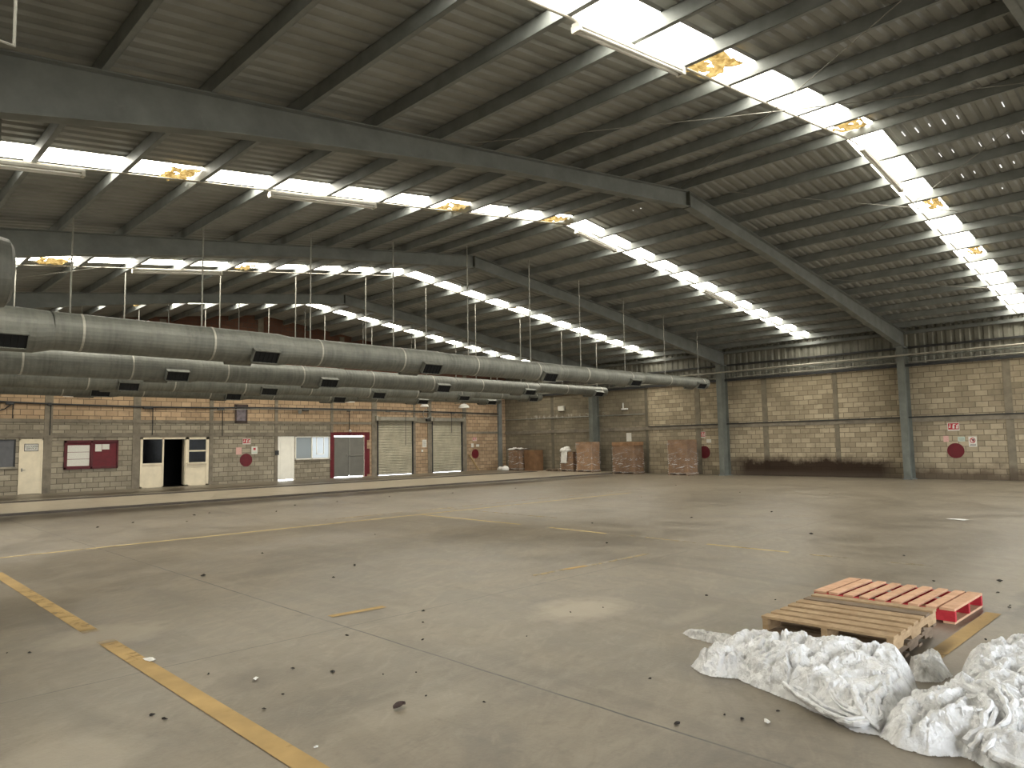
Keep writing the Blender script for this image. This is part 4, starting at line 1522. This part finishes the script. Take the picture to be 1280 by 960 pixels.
def roll(mb, pts, r, seed, n=8, seg=12, strands=4):
    """bunched strands of film through control points"""
    P = [Vector(p) for p in pts]
    rnd = random.Random(int(seed * 31))
    for q_ in range(strands):
        off = Vector((rnd.uniform(-1, 1), rnd.uniform(-1, 1), rnd.uniform(-.5, .6))) * r * 1.0
        rs = r * rnd.uniform(.32, .6)
        out, rr = [], []
        for i in range(len(P) - 1):
            p0, p1, p2, p3 = P[max(i - 1, 0)], P[i], P[i + 1], P[min(i + 2, len(P) - 1)]
            for k in range(seg):
                t = k / seg
                q = .5 * ((2 * p1) + (-p0 + p2) * t + (2 * p0 - 5 * p1 + 4 * p2 - p3) * t * t + (-p0 + 3 * p1 - 3 * p2 + p3) * t ** 3)
                q = q + off + Vector((noise.noise(q * 9 + off * 50), noise.noise(q * 9 + off * 70), 0)) * r * .8
                out.append(q)
                rr.append(rs * (1 + .5 * noise.noise(q * 18 + Vector((seed, q_, 0)))))
        rr[0] = rr[-1] = rs * .15
        b = MB().tube(out, rr, n)
        vs = []
        for v in b.v:
            v = Vector(v)
            v += Vector((noise.noise(v * 25), noise.noise(v * 25 + Vector((5, 5, 5))), .6 * noise.noise(v * 25 + Vector((9, 1, 4))))) * rs * .5
            v.z = max(v.z, .005)
            vs.append(tuple(v))
        mb.add(vs, b.f)
    return mb


def sheet(mb, outline_fn, nx, ny, seed, amp, floor=.004):
    vs, fs = [], []
    for i in range(nx + 1):
        for j in range(ny + 1):
            x, y_, z = outline_fn(i / nx, j / ny)
            p = Vector((x, y_, z))
            edge = min(i, nx - i, j, ny - j) / 3.0
            z2 = max(floor, z + amp * (.3 + min(edge, 1)) * (.5 + noise.noise(p * 9 + Vector((seed, 0, 0))) - .4 * abs(noise.noise(p * 21))))
            vs.append((x + .02 * noise.noise(p * 13), y_ + .02 * noise.noise(p * 11 + Vector((4, 4, 4))), z2))
    for i in range(nx):
        for j in range(ny):
            q = i * (ny + 1) + j
            fs.append((q, q + 1, q + ny + 2, q + ny + 1))
    return mb.add(vs, fs)


def ridge(p):
    return 1 - 2 * abs(noise.noise(p))


def heap(mb, poly, ctrl, seed, step=.0085, puff=4.2, k=1.0, rim=.13):
    """crumpled film lying in a heap: outline on the floor, heights at a few points"""
    xs_ = [p[0] for p in poly]
    ys_ = [p[1] for p in poly]
    x0, x1, y0, y1 = min(xs_) - .05, max(xs_) + .05, min(ys_) - .05, max(ys_) + .05
    nx, ny = int((x1 - x0) / step), int((y1 - y0) / step)
    n = len(poly)

    def sdist(x, y):
        best, inside = 1e9, False
        for a in range(n):
            (ax, ay), (bx_, by) = poly[a], poly[(a + 1) % n]
            dx, dy = bx_ - ax, by - ay
            t = max(0, min(1, ((x - ax) * dx + (y - ay) * dy) / (dx * dx + dy * dy)))
            best = min(best, math.hypot(x - ax - dx * t, y - ay - dy * t))
            if (ay > y) != (by > y) and x < ax + (y - ay) / (by - ay) * dx:
                inside = not inside
        return best if inside else -best
    S = Vector((seed, seed * 1.7, seed * .3))
    vs, ok = [], []
    for i in range(nx + 1):
        for j in range(ny + 1):
            x, y = x0 + i * step, y0 + j * step
            p = Vector((x, y, 0))
            w = Vector((noise.noise(p * 4 + S), noise.noise(p * 4 + S + Vector((7, 3, 1))), 0))
            w2 = Vector((noise.noise(p * 13 + S), noise.noise(p * 13 + S + Vector((2, 8, 4))), 0))
            d = sdist(x + .025 * w.x + .012 * w2.x, y + .025 * w.y + .012 * w2.y)
            ok.append(d > -.004)
            if d <= 0:
                vs.append((x, y, .004))
                continue
            ws = hs = 0
            for cx, cy, ch in ctrl:
                q = 1 / ((x - cx) ** 2 + (y - cy) ** 2 + .006) ** 1.5
                ws += q
                hs += q * ch
            h0 = hs / ws
            t = min(1, d / rim)
            pr = (t * t * (3 - 2 * t)) ** .62
            pw = p + w * .10 + w2 * .02
            f1, f2 = noise.voronoi(pw * puff + S)[0][:2]
            cre = min(1.0, (f2 - f1) * 2.4)
            bul = math.sqrt(cre * (2 - cre))
            g1, g2 = noise.voronoi((pw + w2 * .03) * (puff * 2.6) + S)[0][:2]
            cre2 = min(1.0, (g2 - g1) * 2.0)
            lay = 1 if noise.noise(p * 3.1 + S * 2) > .06 else 0
            z = h0 * pr * (.62 + .42 * bul)
            z += k * pr * (.030 * ridge(pw * 7 + S) + .016 * (cre2 - .5) + .013 * ridge(pw * 16 + w2 * 2 + S) + .006 * ridge(p * 34 + w2 * 3) + .003 * ridge(p * 70 + S))
            z += .012 * lay * min(1, d / .06) * k
            q3 = .020 * pr
            vs.append((x + q3 * noise.noise(p * 11 + Vector((0, 0, z * 12 + seed))), y + q3 * noise.noise(p * 11 + Vector((5, 5, z * 12 + seed))), max(.004, z)))
    fs = []
    for i in range(nx):
        for j in range(ny):
            a = i * (ny + 1) + j
            q = (a, a + 1, a + ny + 2, a + ny + 1)
            if all(ok[e] for e in q):
                if (i * 7 + j * 3) % 2:
                    fs += [(q[0], q[1], q[2]), (q[0], q[2], q[3])]
                else:
                    fs += [(q[0], q[1], q[3]), (q[1], q[2], q[3])]
    return mb.add(vs, fs)


hp = MB()
heap(hp, [(4.52, 2.83), (4.43, 2.70), (4.42, 2.58), (4.48, 2.44), (4.38, 2.20), (4.33, 1.97), (4.23, 1.74), (4.12, 1.55), (4.17, 1.44), (4.42, 1.40), (4.75, 1.43), (5.02, 1.48), (5.16, 1.62), (5.18, 1.9), (5.14, 2.2), (5.08, 2.5), (4.95, 2.75), (4.72, 2.88)],
     [(4.58, 2.68, .10), (4.80, 2.55, .165), (4.93, 2.25, .22), (5.02, 1.95, .25), (4.92, 1.68, .23), (4.62, 2.12, .19), (4.50, 1.82, .15), (4.33, 1.55, .09), (4.70, 1.54, .17), (4.48, 2.38, .11), (5.1, 1.75, .22), (4.4, 2.0, .10)], 1.3)
for pts, rr, sd in ((((4.40, 2.06, .07), (4.28, 1.86, .045), (4.19, 1.68, .035), (4.15, 1.56, .04), (4.22, 1.49, .06), (4.33, 1.52, .10)), .030, 2),
                    (((4.40, 1.66, .14), (4.28, 1.60, .11), (4.20, 1.53, .07), (4.19, 1.47, .035)), .026, 5),
                    (((4.36, 1.76, .12), (4.26, 1.68, .09), (4.22, 1.58, .08), (4.28, 1.50, .09), (4.38, 1.53, .13)), .022, 7)):
    roll(hp, pts, rr, sd)
o = hp.build('plastic_film_heap', M['film'])
tag(o, 'big crumpled heap of clear plastic film in front of the wooden pallets', 'plastic film', 'heaps of used plastic film')

# right-hand heap
hp = MB()
heap(hp, [(4.52, 1.46), (4.30, 1.47), (4.13, 1.43), (4.05, 1.32), (4.05, 1.17), (4.16, 1.06), (4.11, .96), (4.10, .80), (4.03, .55), (4.2, .30), (5.3, .30), (5.8, .7), (5.92, 1.08), (5.82, 1.34), (5.62, 1.40), (5.32, 1.34), (5.0, 1.30), (4.7, 1.42)],
     [(4.22, 1.26, .12), (4.40, 1.12, .17), (4.30, .90, .12), (4.60, .90, .18), (4.90, 1.0, .19), (5.2, 1.08, .21), (5.55, 1.15, .26), (5.6, .8, .25), (4.6, 1.24, .15), (4.5, .5, .2), (5.2, .6, .25), (5.65, 1.28, .2)], 6.1)
for pts, rr, sd in ((((4.66, 1.22, .19), (4.54, 1.08, .20), (4.40, 1.00, .19), (4.26, 1.00, .14), (4.15, 1.05, .05)), .040, 3),
                    (((4.74, 1.02, .22), (4.56, .92, .21), (4.40, .88, .17), (4.24, .90, .11), (4.12, .94, .04)), .040, 6),
                    (((4.34, 1.04, .08), (4.17, .93, .06), (4.09, .78, .05), (4.05, .55, .05)), .042, 9)):
    roll(hp, pts, rr, sd)
o = hp.build('plastic_film_heap', M['film'])
tag(o, 'crumpled heap of clear plastic film running out of the right edge', 'plastic film', 'heaps of used plastic film')

# flap of film at the left end of the heap
hp = MB()
heap(hp, [(5.16, 2.86), (5.28, 2.84), (5.36, 3.0), (5.33, 3.2), (5.24, 3.34), (5.17, 3.2), (5.12, 3.0)], [(5.22, 2.95, .05), (5.25, 3.15, .04)], 3.3, .010, 9, .35, .05)
o = hp.build('plastic_film_flap', M['film_thin'])
tag(o, 'flat strip of plastic film on the floor left of the pallets', 'plastic film')
hp = MB()
heap(hp, [(5.22, 1.52), (5.30, 1.44), (5.50, 1.42), (5.66, 1.50), (5.70, 1.60), (5.60, 1.68), (5.38, 1.69), (5.24, 1.62)], [(5.36, 1.58, .10), (5.55, 1.55, .115), (5.28, 1.55, .08)], 9.7, .010, 9, .8, .10)
o = hp.build('plastic_film_wad', M['film_thin'])
tag(o, 'small wad of clear plastic film by the right end of the wooden pallets', 'plastic film')


# ------------------------------------------------------------------ pallets
def pallet(name, label, L, W, hgt, nboards, bw, mats, loc, rz, wide_end=False, group='wooden pallets', notched=True):
    """stringers along local X (length L), deckboards along local Y (width W)"""
    t_ = thing(name, label, 'pallet', loc, group, rz=rz)
    deck, strg = mats
    bt = .02
    for yy in (-W / 2 + .022, 0, W / 2 - .022):
        z0, z1 = bt, hgt - bt
        if notched:
            poly = [(-L / 2, z0), (-L * .30, z0), (-L * .28, z0 + .035), (-L * .12, z0 + .035), (-L * .10, z0), (L * .10, z0), (L * .12, z0 + .035), (L * .28, z0 + .035), (L * .30, z0), (L / 2, z0), (L / 2, z1), (-L / 2, z1)]
        else:
            poly = [(-L / 2, z0), (L / 2, z0), (L / 2, z1), (-L / 2, z1)]
        mb = MB().prism(poly, 'y', yy - .022, yy + .022)
        mb.build('stringer', strg, t_, local=True, bevel=.003)
    for k in range(nboards):
        xx = -L / 2 + bw / 2 + (L - bw) * k / (nboards - 1)
        w_ = bw * (1.35 if wide_end and k in (0, nboards - 1) else 1) * random.uniform(.94, 1.04)
        if k == 0:
            xx += (w_ - bw) / 2
        if k == nboards - 1:
            xx -= (w_ - bw) / 2
        mb = MB().box(xx - w_ / 2, xx + w_ / 2, -W / 2 - random.uniform(0, .008), W / 2 + random.uniform(0, .008), hgt - bt, hgt + random.uniform(-.002, .003))
        mb.build('deck_board', deck[1] if k == nboards - 2 and len(deck) > 1 else deck[0], t_, local=True, bevel=.003)
    for xx in (-L / 2 + .05, -.18, .18, L / 2 - .05):
        MB().box(xx - .045, xx + .045, -W / 2, W / 2, 0, bt).build('bottom_board', deck[-1], t_, local=True, bevel=.003)
    return t_


PH = .125
pallet('wooden_pallet', 'weathered wooden pallet on the floor, lower one of the stack of two', 1.06, .92, PH, 7, .10, ([M['wood_grey']], M['wood_grey']), (5.93, 2.24, 0.0), .03)
pallet('wooden_pallet', 'weathered wooden pallet lying on top of the other wooden one', 1.06, .92, PH, 7, .108, ([M['wood'], M['wood_grey']], M['wood']), (5.79, 2.175, PH + .003), .02)
pallet('wooden_pallet', 'pallet with red painted stringers and pinkish boards behind the wooden stack', 1.20, .86, .13, 9, .085, ([M['wood_pink']], M['wood_red']), (7.43, 2.35, 0), math.pi / 2 - .02, True)

# ------------------------------------------------------------------ wrapped cartons by the right wall
def wrap(mb, x0, x1, y0, y1, z0, z1, seed, d=.012, waves=.02):
    """film skin around the sides of a carton"""
    n, m_ = 64, 22
    vs, fs = [], []
    per = [(x0, y0), (x1, y0), (x1, y1), (x0, y1)]
    for j in range(m_ + 1):
        z = z0 + (z1 - z0) * j / m_
        for i in range(n):
            t = i / n * 4
            k = int(t)
            f_ = t - k
            a, b = per[k], per[(k + 1) % 4]
            x, y_ = a[0] + (b[0] - a[0]) * f_, a[1] + (b[1] - a[1]) * f_
            cx, cy = (x0 + x1) / 2, (y0 + y1) / 2
            e = d + waves * max(0, noise.noise((x * 4 + seed, y_ * 4, z * 7 + (x + y_) * 3)))
            vs.append((x + math.copysign(e, x - cx), y_ + math.copysign(e, y_ - cy), z))
    for j in range(m_):
        for i in range(n):
            fs.append((j * n + i, j * n + (i + 1) % n, (j + 1) * n + (i + 1) % n, (j + 1) * n + i))
    return mb.add(vs, fs)


def mini_pallet(t_, x0, x1, y0, y1, z0):
    mb = MB()
    for y_ in (y0, (y0 + y1) / 2 - .05, y1 - .1):
        mb.box(x0, x1, y_, y_ + .1, z0 + .02, z0 + .09)
    mb.box(x0, x1, y0, y1, z0 + .09, z0 + .115)
    for x in (x0, (x0 + x1) / 2 - .05, x1 - .1):
        mb.box(x, x + .1, y0, y1, z0, z0 + .02)
    return mb.build('pallet_base', M['wood_grey'], t_)


def carton(x0, x1, y0, y1, zf, ztop, label, seed, mat='card', film=True, tilt=0.0, flaps=False, pal=True, waist=None):
    t_ = thing('carton', label, 'carton', ((x0 + x1) / 2, (y0 + y1) / 2, zf), 'big cartons along the right wall')
    zb = zf + (.118 if pal else .0)
    if pal:
        mini_pallet(t_, x0 - .03, x1 + .03, y0 - .03, y1 + .03, zf)
    bm = bmesh.new()
    bmesh.ops.create_cube(bm, size=1)
    bmesh.ops.subdivide_edges(bm, edges=bm.edges, cuts=7, use_grid_fill=True)
    vs = []
    for v in bm.verts:
        p = Vector((x0 + (v.co.x + .5) * (x1 - x0), y0 + (v.co.y + .5) * (y1 - y0), zb + (v.co.z + .5) * (ztop - zb)))
        k = noise.noise(p * 1.6 + Vector((seed, 0, 0))) * .035
        n_ = Vector((v.co.x, v.co.y, 0))
        if n_.length > .3:
            p += n_.normalized() * k
        lean = tilt * (v.co.z + .5)
        p.y += lean
        vs.append(tuple(p))
    fs = [tuple(v.index for v in f_.verts) for f_ in bm.faces]
    bm.free()
    MB().add(vs, fs).build('box_body', M[mat], t_)
    if flaps:
        MB().box(x0 - .02, x1 + .02, y0 - .02, y1 + .02, ztop - .16, ztop + .01).build('lid', M['card2'], t_, bevel=.01)
    if film:
        wrap(MB(), x0 - .02, x1 + .02, y0 - .02, y1 + .02, zb - .05, ztop - (.2 if flaps else .01), seed).build('film_wrap', M['film_box'], t_, smooth=True)
    # taped corner edges catch light
    return t_


carton(28.42, 29.28, 17.45, 18.45, 0, 1.63, 'tall wrapped brown carton in front of the half-hidden red disc', 3.3)
carton(28.50, 29.30, 20.45, 21.72, 0, 1.56, 'wide wrapped brown carton with a plain brown lid, behind the white sheet', 5.1, flaps=True)
carton(28.40, 29.06, 22.98, 23.98, .06, 1.60, 'wrapped brown carton with white film streaks in front of the steel column', 7.7, 'card2')
carton(28.62, 29.22, 24.42, 25.28, .06, 1.10, 'short brown carton with a white bag over it', 9.2)
t_ = thing('flat_pallet', 'low dark pallet lying left of the short carton', 'pallet', (28.9, 25.8, .06))
mini_pallet(t_, 28.55, 29.3, 25.36, 26.3, .06)
carton(28.40, 29.2, 28.15, 29.0, .084, 1.22, 'bulging open carton nearest the far corner', 11.9, tilt=.05)
carton(28.62, 29.3, 27.2, 28.0, .06, 1.20, 'plain brown carton behind the bulging open one', 13.4, 'card', False, pal=False)

mb = MB()
lump(mb, (28.74, 25.02, 1.16), (.20, .26, .12), 31.0, 0, 4, .09, .03, floor=1.105)
lump(mb, (28.70, 24.92, 1.24), (.13, .15, .11), 33.0, .4, 4, .07, .03, floor=1.105)
vs = mb
sheet(vs, lambda u, v: (28.535 - .02 * math.sin(6 * v), 24.72 + .42 * v + .08 * u, 1.12 - .60 * u), 14, 10, 5, .0)
tag(mb.build('plastic_bag', M['bag'], smooth=True), 'white plastic bag draped over the short carton', 'plastic bag')
mb = MB()
sheet(mb, lambda u, v: (28.38 + .85 * u, 28.12 + .98 * v, 1.24 + .05 * math.sin(7 * v + u * 3)), 18, 18, 8, .10, 1.228)
tag(mb.build('plastic_sheet', M['bag'], smooth=True), 'pale crumpled plastic sheet on top of the bulging carton', 'plastic sheet')
mb = MB()
lump(mb, (28.03, 28.95, .16), (.18, .22, .16), 41.0, 0, 4, .04, .015, floor=.085)
tag(mb.build('plastic_bag', M['bag'], smooth=True), 'small white bag on the floor in front of the bulging carton', 'plastic bag')
mb = MB()
lump(mb, (28.2, 29.45, .14), (.16, .22, .12), 43.0, 0, 4, .04, .015, floor=.085)
tag(mb.build('plastic_bag', M['bag'], smooth=True), 'small white bag on the floor nearest the far corner', 'plastic bag')


# ------------------------------------------------------------------ litter
def flake(x, y, r, h, mat, name, seed, sq=1.0, rot=0.0):
    rnd = random.Random(seed)
    n = 9
    vs = [(x, y, .006 + h)]
    for i in range(n):
        a = 2 * math.pi * i / n
        q = r * rnd.uniform(.5, 1.1)
        dx, dy = q * math.cos(a), q * math.sin(a) * sq
        vs.append((x + dx * math.cos(rot) - dy * math.sin(rot), y + dx * math.sin(rot) + dy * math.cos(rot), .004 + h * rnd.uniform(0, .8)))
    vs.append((x, y, .003))
    fs = [(0, 1 + i, 1 + (i + 1) % n) for i in range(n)] + [(n + 1, 1 + (i + 1) % n, 1 + i) for i in range(n)]
    return MB().add(vs, fs).build(name, mat)


chips = [(2.05, 5.2), (1.35, 6.9), (1.2, 7.0), (1.55, 4.75), (1.62, 4.6), (2.1, 4.3), (2.3, 4.4), (1.25, 4.0), (3.3, 5.35), (2.9, 4.3), (2.75, 4.65), (3.15, 4.2), (2.85, 3.75), (3.1, 3.4), (2.6, 4.9),
         (4.3, 5.6), (4.0, 5.2), (3.65, 4.8), (4.35, 4.2), (5.5, 4.35), (5.2, 4.5), (4.6, 7.8), (5.3, 8.4), (4.1, 2.9), (3.9, 2.2), (4.15, 1.98), (3.85, 2.05), (3.6, 2.3), (6.6, 3.9), (6.9, 3.3),
         (7.3, 2.55), (8.4, 1.95), (8.2, 1.85), (8.7, 1.75), (7.95, 1.6), (8.1, 1.55), (9.3, 1.9), (6.6, 1.45), (6.3, 1.38), (8.9, 2.4), (10.5, 3.2), (12.0, 5.0), (9.0, 7.0), (11, 9), (13.0, 8.0), (15.0, 7.2), (7.4, 11.0),
         (5.0, 10.5), (3.6, 9.3), (4.4, 16.8), (5.2, 17.2), (6.0, 16.4), (7.2, 18.1), (6.7, 17.8), (8.4, 17.0), (9.6, 18.3), (11, 18.4), (13.0, 18.6), (15.2, 18.2), (18.0, 18.0), (17, 12), (20, 10.5), (22.0, 14.0), (21, 8.2)]
for i, (x, y) in enumerate(chips):
    d_ = math.hypot(x, y)
    r = random.uniform(.012, .026) * (1 if d_ < 9 else 1.9)
    tag(flake(x + random.uniform(-.05, .05), y + random.uniform(-.05, .05), r, r * .5, M['scrap_dark'], 'debris_chip', i, random.uniform(.4, 1), random.uniform(0, 3)),
        'tiny dark chip of debris lying on the concrete floor', 'debris', 'dark debris chips on the floor')
tag(flake(8.35, 2.02, .075, .035, M['scrap_dark'], 'debris_clump', 301, .5, .4), 'larger black clump of debris beyond the red pallet', 'debris')
whites = [(2.28, 4.87, .04, 'crumpled white scrap on the floor right of the broad yellow line'),
          (1.93, 5.92, .075, 'white scrap of plastic touching the broad yellow line'),
          (4.83, 2.82, .035, 'small white scrap just left of the film strip'),
          (3.92, 1.96, .035, 'small white scrap on the floor near the bottom, below the film heap'),
          (15.6, 3.72, .26, 'pale flattened sheet far out on the floor towards the right'),
          (2.0, 3.55, .02, 'tiny white scrap near the bottom, left of the dry leaf')]
for i, (x, y, r, lab) in enumerate(whites):
    tag(flake(x, y, r, min(r * .45, .02), M['scrap_white'], 'white_scrap', 400 + i, .45, .9 + i), lab, 'scrap')
# dry curled leaf
mb = MB()
vs, fs = [], []
for i in range(9):
    for j in range(5):
        u, v = i / 8 - .5, j / 4 - .5
        wd = .035 * math.cos(u * math.pi) + .004
        vs.append((2.64 + u * .09, 3.69 + v * wd * 1.6, .008 + .018 * (v * 2) ** 2 + .004 * math.sin(u * 6) + .004))
for i in range(8):
    for j in range(4):
        q = i * 5 + j
        fs.append((q, q + 1, q + 6, q + 5))
tag(MB().add(vs, fs).build('dry_leaf', M['leaf'], smooth=True), 'curled dry brown leaf on the floor near the bottom centre', 'leaf')

# ------------------------------------------------------------------ light
wd = bpy.data.worlds.new('sky')
SC.world = wd
wd.use_nodes = True
nt = wd.node_tree
bgn = nt.nodes['Background']
bgn.inputs[0].default_value = (.93, .97, 1.0, 1)
bgn.inputs[1].default_value = 7.5
for a, b, h_ in openings_f:
    l = bpy.data.lights.new('opening_portal', 'AREA')
    l.shape = 'RECTANGLE'
    l.size = b - a
    l.size_y = h_
    l.cycles.is_portal = True
    ob = bpy.data.objects.new('opening_portal', l)
    COL.objects.link(ob)
    ob.location = ((a + b) / 2, YF - .16, h_ / 2)
    ob.rotation_euler = (math.pi / 2, 0, 0)

for a, b in LDS:
    l = bpy.data.lights.new('opening_portal', 'AREA')
    l.shape = 'RECTANGLE'
    l.size = b - a
    l.size_y = DHL
    l.cycles.is_portal = True
    ob = bpy.data.objects.new('opening_portal', l)
    COL.objects.link(ob)
    ob.location = (XL - .16, (a + b) / 2, DHL / 2)
    ob.rotation_euler = (math.pi / 2, 0, -math.pi / 2)

# ------------------------------------------------------------------ camera
yaw, pit, rol = (math.radians(v) for v in (44.755, 4.785, -1.031))
f_ = Vector((math.sin(yaw) * math.cos(pit), math.cos(yaw) * math.cos(pit), math.sin(pit)))
r_ = Vector((math.cos(yaw), -math.sin(yaw), 0))
u_ = r_.cross(f_)
r2 = r_ * math.cos(rol) + u_ * math.sin(rol)
u2 = -r_ * math.sin(rol) + u_ * math.cos(rol)
cam = bpy.data.cameras.new('camera')
cam.sensor_width = 36
cam.lens = 887 * 36 / 1280
cam.clip_end = 200
co = bpy.data.objects.new('camera', cam)
COL.objects.link(co)
mw = Matrix((r2, u2, -f_)).transposed().to_4x4()
mw.translation = (0, 0, H)
co.matrix_world = mw
SC.camera = co

SC.view_settings.view_transform = 'Standard'
SC.view_settings.look = 'None'
SC.view_settings.gamma = 1
SC.view_settings.use_curve_mapping = False
SC.view_settings.exposure = 0.6
SC.cycles.max_bounces = 10
SC.cycles.diffuse_bounces = 6
SC.cycles.transparent_max_bounces = 16
SC.cycles.sample_clamp_indirect = 6
